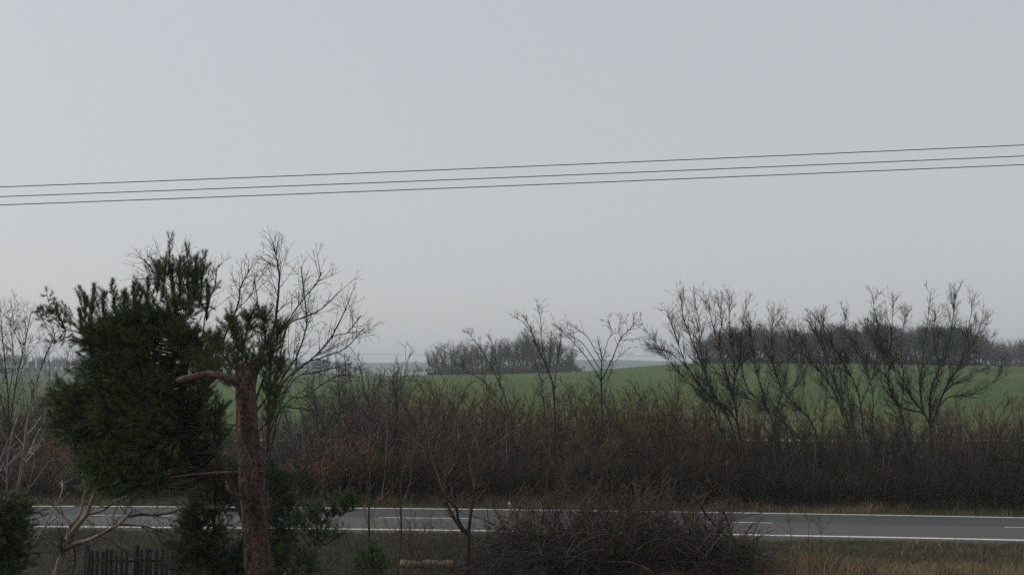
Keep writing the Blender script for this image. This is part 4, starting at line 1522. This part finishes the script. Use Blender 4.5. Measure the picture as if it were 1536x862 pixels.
bushy_pine('pine_tree', 'shaded low pine filling the gap left of the trunk, above the picket fence end', 318, 18.5,
           [(318, 860, 0), (322, 760, 0), (325, 690, 0)], .05,
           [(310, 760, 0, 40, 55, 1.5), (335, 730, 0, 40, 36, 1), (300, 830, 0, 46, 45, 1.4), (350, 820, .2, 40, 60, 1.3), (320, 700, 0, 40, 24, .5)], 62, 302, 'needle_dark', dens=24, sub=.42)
bushy_pine('pine_tree', 'shaded pine boughs right of the reddish trunk, behind it', 418, 18.0,
           [(416, 860, 0), (412, 760, 0), (410, 700, 0)], .045,
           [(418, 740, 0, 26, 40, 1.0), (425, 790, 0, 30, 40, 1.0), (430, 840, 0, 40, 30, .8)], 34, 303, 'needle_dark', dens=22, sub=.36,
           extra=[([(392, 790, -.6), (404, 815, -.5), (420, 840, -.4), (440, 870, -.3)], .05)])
bushy_pine('pine_tree', 'young bright green pine sapling with upturned shoots in front of the road', 462, 22.0,
           [(462, 880, 0), (470, 830, 0), (482, 790, 0), (500, 760, 0)], .03,
           [(480, 775, 0, 32, 26, 1.0), (520, 757, 0, 18, 18, .6), (455, 790, 0, 22, 24, .6), (500, 800, 0, 36, 24, .6), (450, 840, 0, 36, 26, .6)], 24, 304, 'needle_young',
           [(528, 738, 0, .35), (518, 745, .1, .3), (500, 752, 0, .3), (462, 760, 0, .3), (445, 765, 0, .3)], dens=20, ln=.12, sub=.32)
bushy_pine('pine_tree', 'small young pine top at the bottom edge, below the two straight saplings', 560, 28.0,
           [(560, 880, 0), (559, 850, 0), (558, 825, 0)], .03,
           [(560, 860, 0, 36, 24, 1), (555, 840, 0, 18, 16, .4)], 26, 305, 'needle_young', [(556, 812, 0, .4), (545, 832, .1, .3), (574, 836, 0, .3)], dens=20, ln=.15, sub=.45)
bushy_pine('pine_tree', 'dark conifer boughs in the bottom left corner of the picture', -20, 13.0,
           [(-18, 860, 0), (-15, 780, 0), (-14, 740, 0)], .06,
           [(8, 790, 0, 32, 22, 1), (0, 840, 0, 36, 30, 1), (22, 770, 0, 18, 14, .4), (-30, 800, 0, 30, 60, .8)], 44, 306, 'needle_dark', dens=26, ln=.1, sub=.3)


# ------------------------------------------------------------------ far woods
def far_tree(seed, h, wid):
    rg = random.Random(seed)
    Tt, Tc = Tubes(), Tubes()
    hb = h * rg.uniform(.22, .34)
    Tt.add([(0, 0, -.4), (rg.gauss(0, .1), rg.gauss(0, .1), hb * .5), (rg.gauss(0, .15), rg.gauss(0, .15), hb)], [.26, .2, .17], 6)
    S = dict(dens=[1.5, 1.9, 1.7], t0=[.15, .15, .1], ang=[.6, .65, .8], len=[3.2 * wid, 1.8, 1.0], rmax=[.06, .034, .024], rmin=.017, seg=.9, gnarl=.16, up=.05)
    n = rg.randrange(5, 8)
    for k in range(n):
        a = 6.283 * k / n + rg.gauss(0, .3)
        q = rg.uniform(.1, .62) * wid
        p = (0, 0, hb * rg.uniform(.75, 1.0))
        d = norm((math.cos(a) * q, math.sin(a) * q, 1))
        L = (h - p[2]) * rg.uniform(.8, 1.02)
        pts = [p]
        for i in range(6):
            d = norm((d[0] + rg.gauss(0, .13), d[1] + rg.gauss(0, .13), d[2] + .06))
            pts.append(tuple(pts[-1][c] + d[c] * L / 6 for c in range(3)))
        Tt.add(pts, [.13, .115, .095, .075, .06, .04, .022], 5)
        kids(Tc, pts, .13, .022, L, 0, S, rg)
    return Tt.mesh('trunk', M['far_bark'], (0, 0, 0), True), Tc.mesh('crown', M['far_bark'])


FT = [far_tree(900 + i, 12.0, .8 + .1 * i) for i in range(7)]


def wood_tree(px, D, top_py, var, label, group, name='wood_tree', wide=1.0):
    x = X(px, D)
    z = field_z(x, D)
    h = CAMZ + (HOR - top_py) / F * D - z
    r = empty(name, (x, D, z), rnd.uniform(0, 6.283))
    s = h / 11.6
    r.scale = (s * wide, s * wide, s)
    tag(r, label, 'tree', group)
    a, b = FT[var]
    put('trunk', a, r)
    put('crown', b, r)


cpx = [640, 655, 670, 690, 720, 745, 760, 775, 790, 800, 815, 835, 850, 862, 872]
cpy = [530, 519, 516, 517, 516, 516, 506, 508, 499, 499, 512, 510, 518, 530, 540]
for k in range(50):
    px = 641 + (868 - 641) * ((k * .6180339) % 1.0)
    D = rnd.uniform(386, 418)
    wood_tree(px, D, float(np.interp(px, cpx, cpy)) + rnd.choice([-3, 0, 3, 8, 14, 20]), rnd.randrange(7), 'bare tree in the ' + ('left third' if px < 715 else 'middle' if px < 795 else 'right third') + ' of the rounded copse on the field crest', 'trees of the copse')
for px, t in ((628, 547), (632, 550), (876, 549), (622, 553)):
    wood_tree(px, 400, t, rnd.randrange(7), 'low outlying tree at the foot of the copse', 'trees of the copse edge', wide=1.3)
wpx = [1036, 1050, 1070, 1090, 1130, 1160, 1190, 1230, 1270, 1310, 1350, 1400, 1440, 1470, 1490]
wpy = [520, 505, 502, 494, 489, 494, 498, 493, 488, 487, 492, 492, 494, 502, 516]
for k in range(170):
    px = 1040 + (1482 - 1040) * ((k * .6180339 + .21) % 1.0)
    D = rnd.uniform(387, 430)
    wood_tree(px, D, float(np.interp(px, wpx, wpy)) + rnd.choice([-3, 0, 2, 5, 10, 16, 24]), rnd.randrange(7), 'bare tree of the long wood on the hill crest, ' + ('at its rounded left end' if px < 1120 else 'left of its middle' if px < 1230 else 'around its middle pines' if px < 1340 else 'around the dark pine clump' if px < 1440 else 'at its right end'), 'trees of the long wood')
for k in range(44):
    px = 1472 + (1640 - 1472) * ((k * .6180339 + .4) % 1.0)
    D = rnd.uniform(450, 490)
    wood_tree(px, D, 512 + rnd.choice([0, 1, 3, 6, 12]), rnd.randrange(7), 'bare tree in the lower treeline at the right picture edge', 'trees of the far right treeline')


def far_pine(seed, h):
    rg = random.Random(seed)
    g = np.random.default_rng(seed)
    Tt = Tubes()
    Tt.add([(0, 0, -.3), (.1, 0, h * .5), (0, .1, h * .97)], [.22, .15, .04], 6)
    pts = []
    for _ in range(34):
        z = h * rg.uniform(.38, .98)
        rr = h * .2 * math.sqrt(max(.05, 1 - ((z / h - .6) / .42) ** 2)) * rg.random() ** .5
        a = rg.uniform(0, 6.283)
        c = np.array([math.cos(a) * rr, math.sin(a) * rr, z])
        Tt.add([(0, 0, z - .8), tuple(c)], [.06, .03], 4)
        pts.append(c + g.normal(size=(70, 3)) * np.array([.55, .55, .34]))
    pts = np.concatenate(pts)
    v, f = quads_at(pts, .42, g, .35)
    return Tt.mesh('trunk', M['far_bark'], (0, 0, 0), True), mesh_np('crown', v, [f], M['far_needle'])


FP = [far_pine(700 + i, 12.0) for i in range(3)]
for k, (px, t, D, lb) in enumerate([(1266, 486, 392, 'dark pine poking out of the middle of the long wood'), (1281, 497, 391, 'lower dark pine in the middle of the long wood'), (1336, 487, 392, 'round-topped pine standing above the long wood'),
                                    (1355, 500, 390, 'low pine left of the dark pine clump'), (1386, 493, 385, 'dark pine at the left of the clump on the wood end'), (1405, 489, 385.5, 'tallest dark pine of the clump on the wood end'), (1421, 490, 385, 'dark pine in the middle of the clump on the wood end'),
                                    (1437, 492, 385, 'dark pine near the right of the clump on the wood end'), (1450, 498, 385, 'rightmost dark pine of the clump on the wood end'), (1396, 510, 384, 'low dark pine in front of the clump on the wood end'), (1428, 512, 384, 'second low dark pine in front of the clump'),
                                    (1182, 503, 395, 'pine deep in the left half of the long wood')]):
    x = X(px, D)
    z = field_z(x, D)
    h = CAMZ + (HOR - t) / F * D - z
    r = empty('wood_pine', (x, D, z), k * 1.3)
    s = h / 12.0
    r.scale = (s * 1.35, s * 1.35, s)
    tag(r, lb, 'pine tree')
    a, b = FP[k % 3]
    put('trunk', a, r)
    put('crown', b, r)

# brush along the feet of the far woods, and the hazy wood on the left hill: read as masses
g = np.random.default_rng(5)


def brushwood(name, label, segs, n, h, size, mat, asp=.16):
    P_ = []
    for _ in range(n):
        px0, px1, d0, d1, zf = segs[g.integers(0, len(segs))]
        D = g.uniform(d0, d1)
        x = X(g.uniform(px0, px1), D)
        px = CX + x / D * F
        e = min(sm(px0, px0 + 22, px), 1 - sm(px1 - 22, px1, px))
        hh = h * (.25 + .75 * e) * max(.2, .75 + .9 * fbm(x * .12, D * .1))
        if g.random() > .15 + .85 * e:
            continue
        P_.append((x, D, zf(x, D) + hh * g.random() ** 1.2))
    v, f = quads_at(P_, size, g, asp)
    kind(put(name, mesh_np(name, v, [f], mat)), 'stuff', label)


brushwood('undergrowth', 'grey brush along the foot of the far woods', [(640, 872, 386, 410, field_z), (1040, 1480, 386, 415, field_z), (1040, 1480, 386, 415, field_z), (1470, 1640, 450, 480, field_z)], 30000, 3.8, 1.0, M['far_bark'], .34)
FTv = []
for k in range(3):
    T = Tubes()
    rg = random.Random(50 + k)
    for _ in range(60):
        a = rg.uniform(0, 6.283)
        T.add([(0, 0, rg.uniform(1, 7)), (math.cos(a) * 1.2, math.sin(a) * 1.2, rg.uniform(5, 9)), (math.cos(a + .4) * rg.uniform(.5, 3), math.sin(a + .4) * rg.uniform(.5, 3), rg.uniform(7, 12))], [.14, .10, .05])
    T.add([(0, 0, -1), (0, 0, 5), (0, 0, 10)], [.25, .2, .1], 4)
    FTv.append(T.arrays())
vs, fs, off = [], [], {3: [], 4: []}
o_ = 0
for k in range(240):
    D = g.uniform(955, 1030)
    px = g.uniform(-80, 575)
    x = X(px, D)
    s = g.uniform(.75, 1.15) * (1 - .3 * sm(500, 575, px))
    vv, ff = FTv[k % 3]
    an = g.uniform(0, 6.283)
    R = np.array([[math.cos(an), -math.sin(an), 0], [math.sin(an), math.cos(an), 0], [0, 0, 1]])
    vs.append(vv @ R.T * s + np.array([x, D, far_z(x, D) - .5]))
    for q in ff:
        off[q.shape[1]].append(q + o_)
    o_ += len(vv)
kind(put('distant_wood', mesh_np('distant_wood', np.concatenate(vs), [np.concatenate(off[4])], M['far_bark'])), 'stuff', 'hazy blue-grey wood on the distant hill at the left')


# ------------------------------------------------------------------ power lines
def wire(name, label, pts, r, group=None, n=60):
    T = Tubes()
    sp = spline(pts, n)
    T.add(sp, [r] * n, 6)
    o = put(name, T.mesh(name, M['wire'], (0, 0, 0), True))
    tag(o, label, 'wire', group)


for (yl, ym, yr, lb) in ((280.5, 250.5, 217.5, 'topmost of the three thin dark power lines across the sky'), (295, 266, 234, 'middle one of the three thin dark power lines across the sky'), (307.5, 278.5, 247, 'lowest of the three thin dark power lines across the sky')):
    # the line continues on the same sag beyond the picture
    sl, sr = (ym - yl) / 768, (yr - ym) / 768
    wire('power_line', lb, [P(-900, yl - (sl - (sr - sl) * .6) * 900, 22), P(0, yl, 22), P(768, ym, 22), P(1536, yr, 22), P(2436, yr + (sr + (sr - sl) * .6) * 900, 22)], .0085)
wire('power_line', 'faint distant power line low over the horizon behind the copse', [P(100, 526, 520), P(540, 530.5, 520), P(768, 534, 520), P(960, 533.5, 520), P(1300, 529, 520)], .05)

# ------------------------------------------------------------------ haze
hv = [(-3300, -150, -22), (3300, -150, -22), (3300, 4000, -22), (-3300, 4000, -22), (-3300, -150, 33), (3300, -150, 33), (3300, 4000, 33), (-3300, 4000, 33)]
hf = [(0, 3, 2, 1), (4, 5, 6, 7), (0, 1, 5, 4), (1, 2, 6, 5), (2, 3, 7, 6), (3, 0, 4, 7)]
hm = bpy.data.materials.new('haze')
hm.use_nodes = True
hn = hm.node_tree.nodes
hn.clear()
ho = hn.new('ShaderNodeOutputMaterial')
pv = hn.new('ShaderNodeVolumePrincipled')
pv.inputs['Color'].default_value = (.82, .91, 1.0, 1)
pv.inputs['Density'].default_value = 0.00036
pv.inputs['Anisotropy'].default_value = 0.35
hm.node_tree.links.new(pv.outputs[0], ho.inputs['Volume'])
kind(put('haze', mesh_np('haze', hv, [np.array(hf)], hm)), 'stuff')
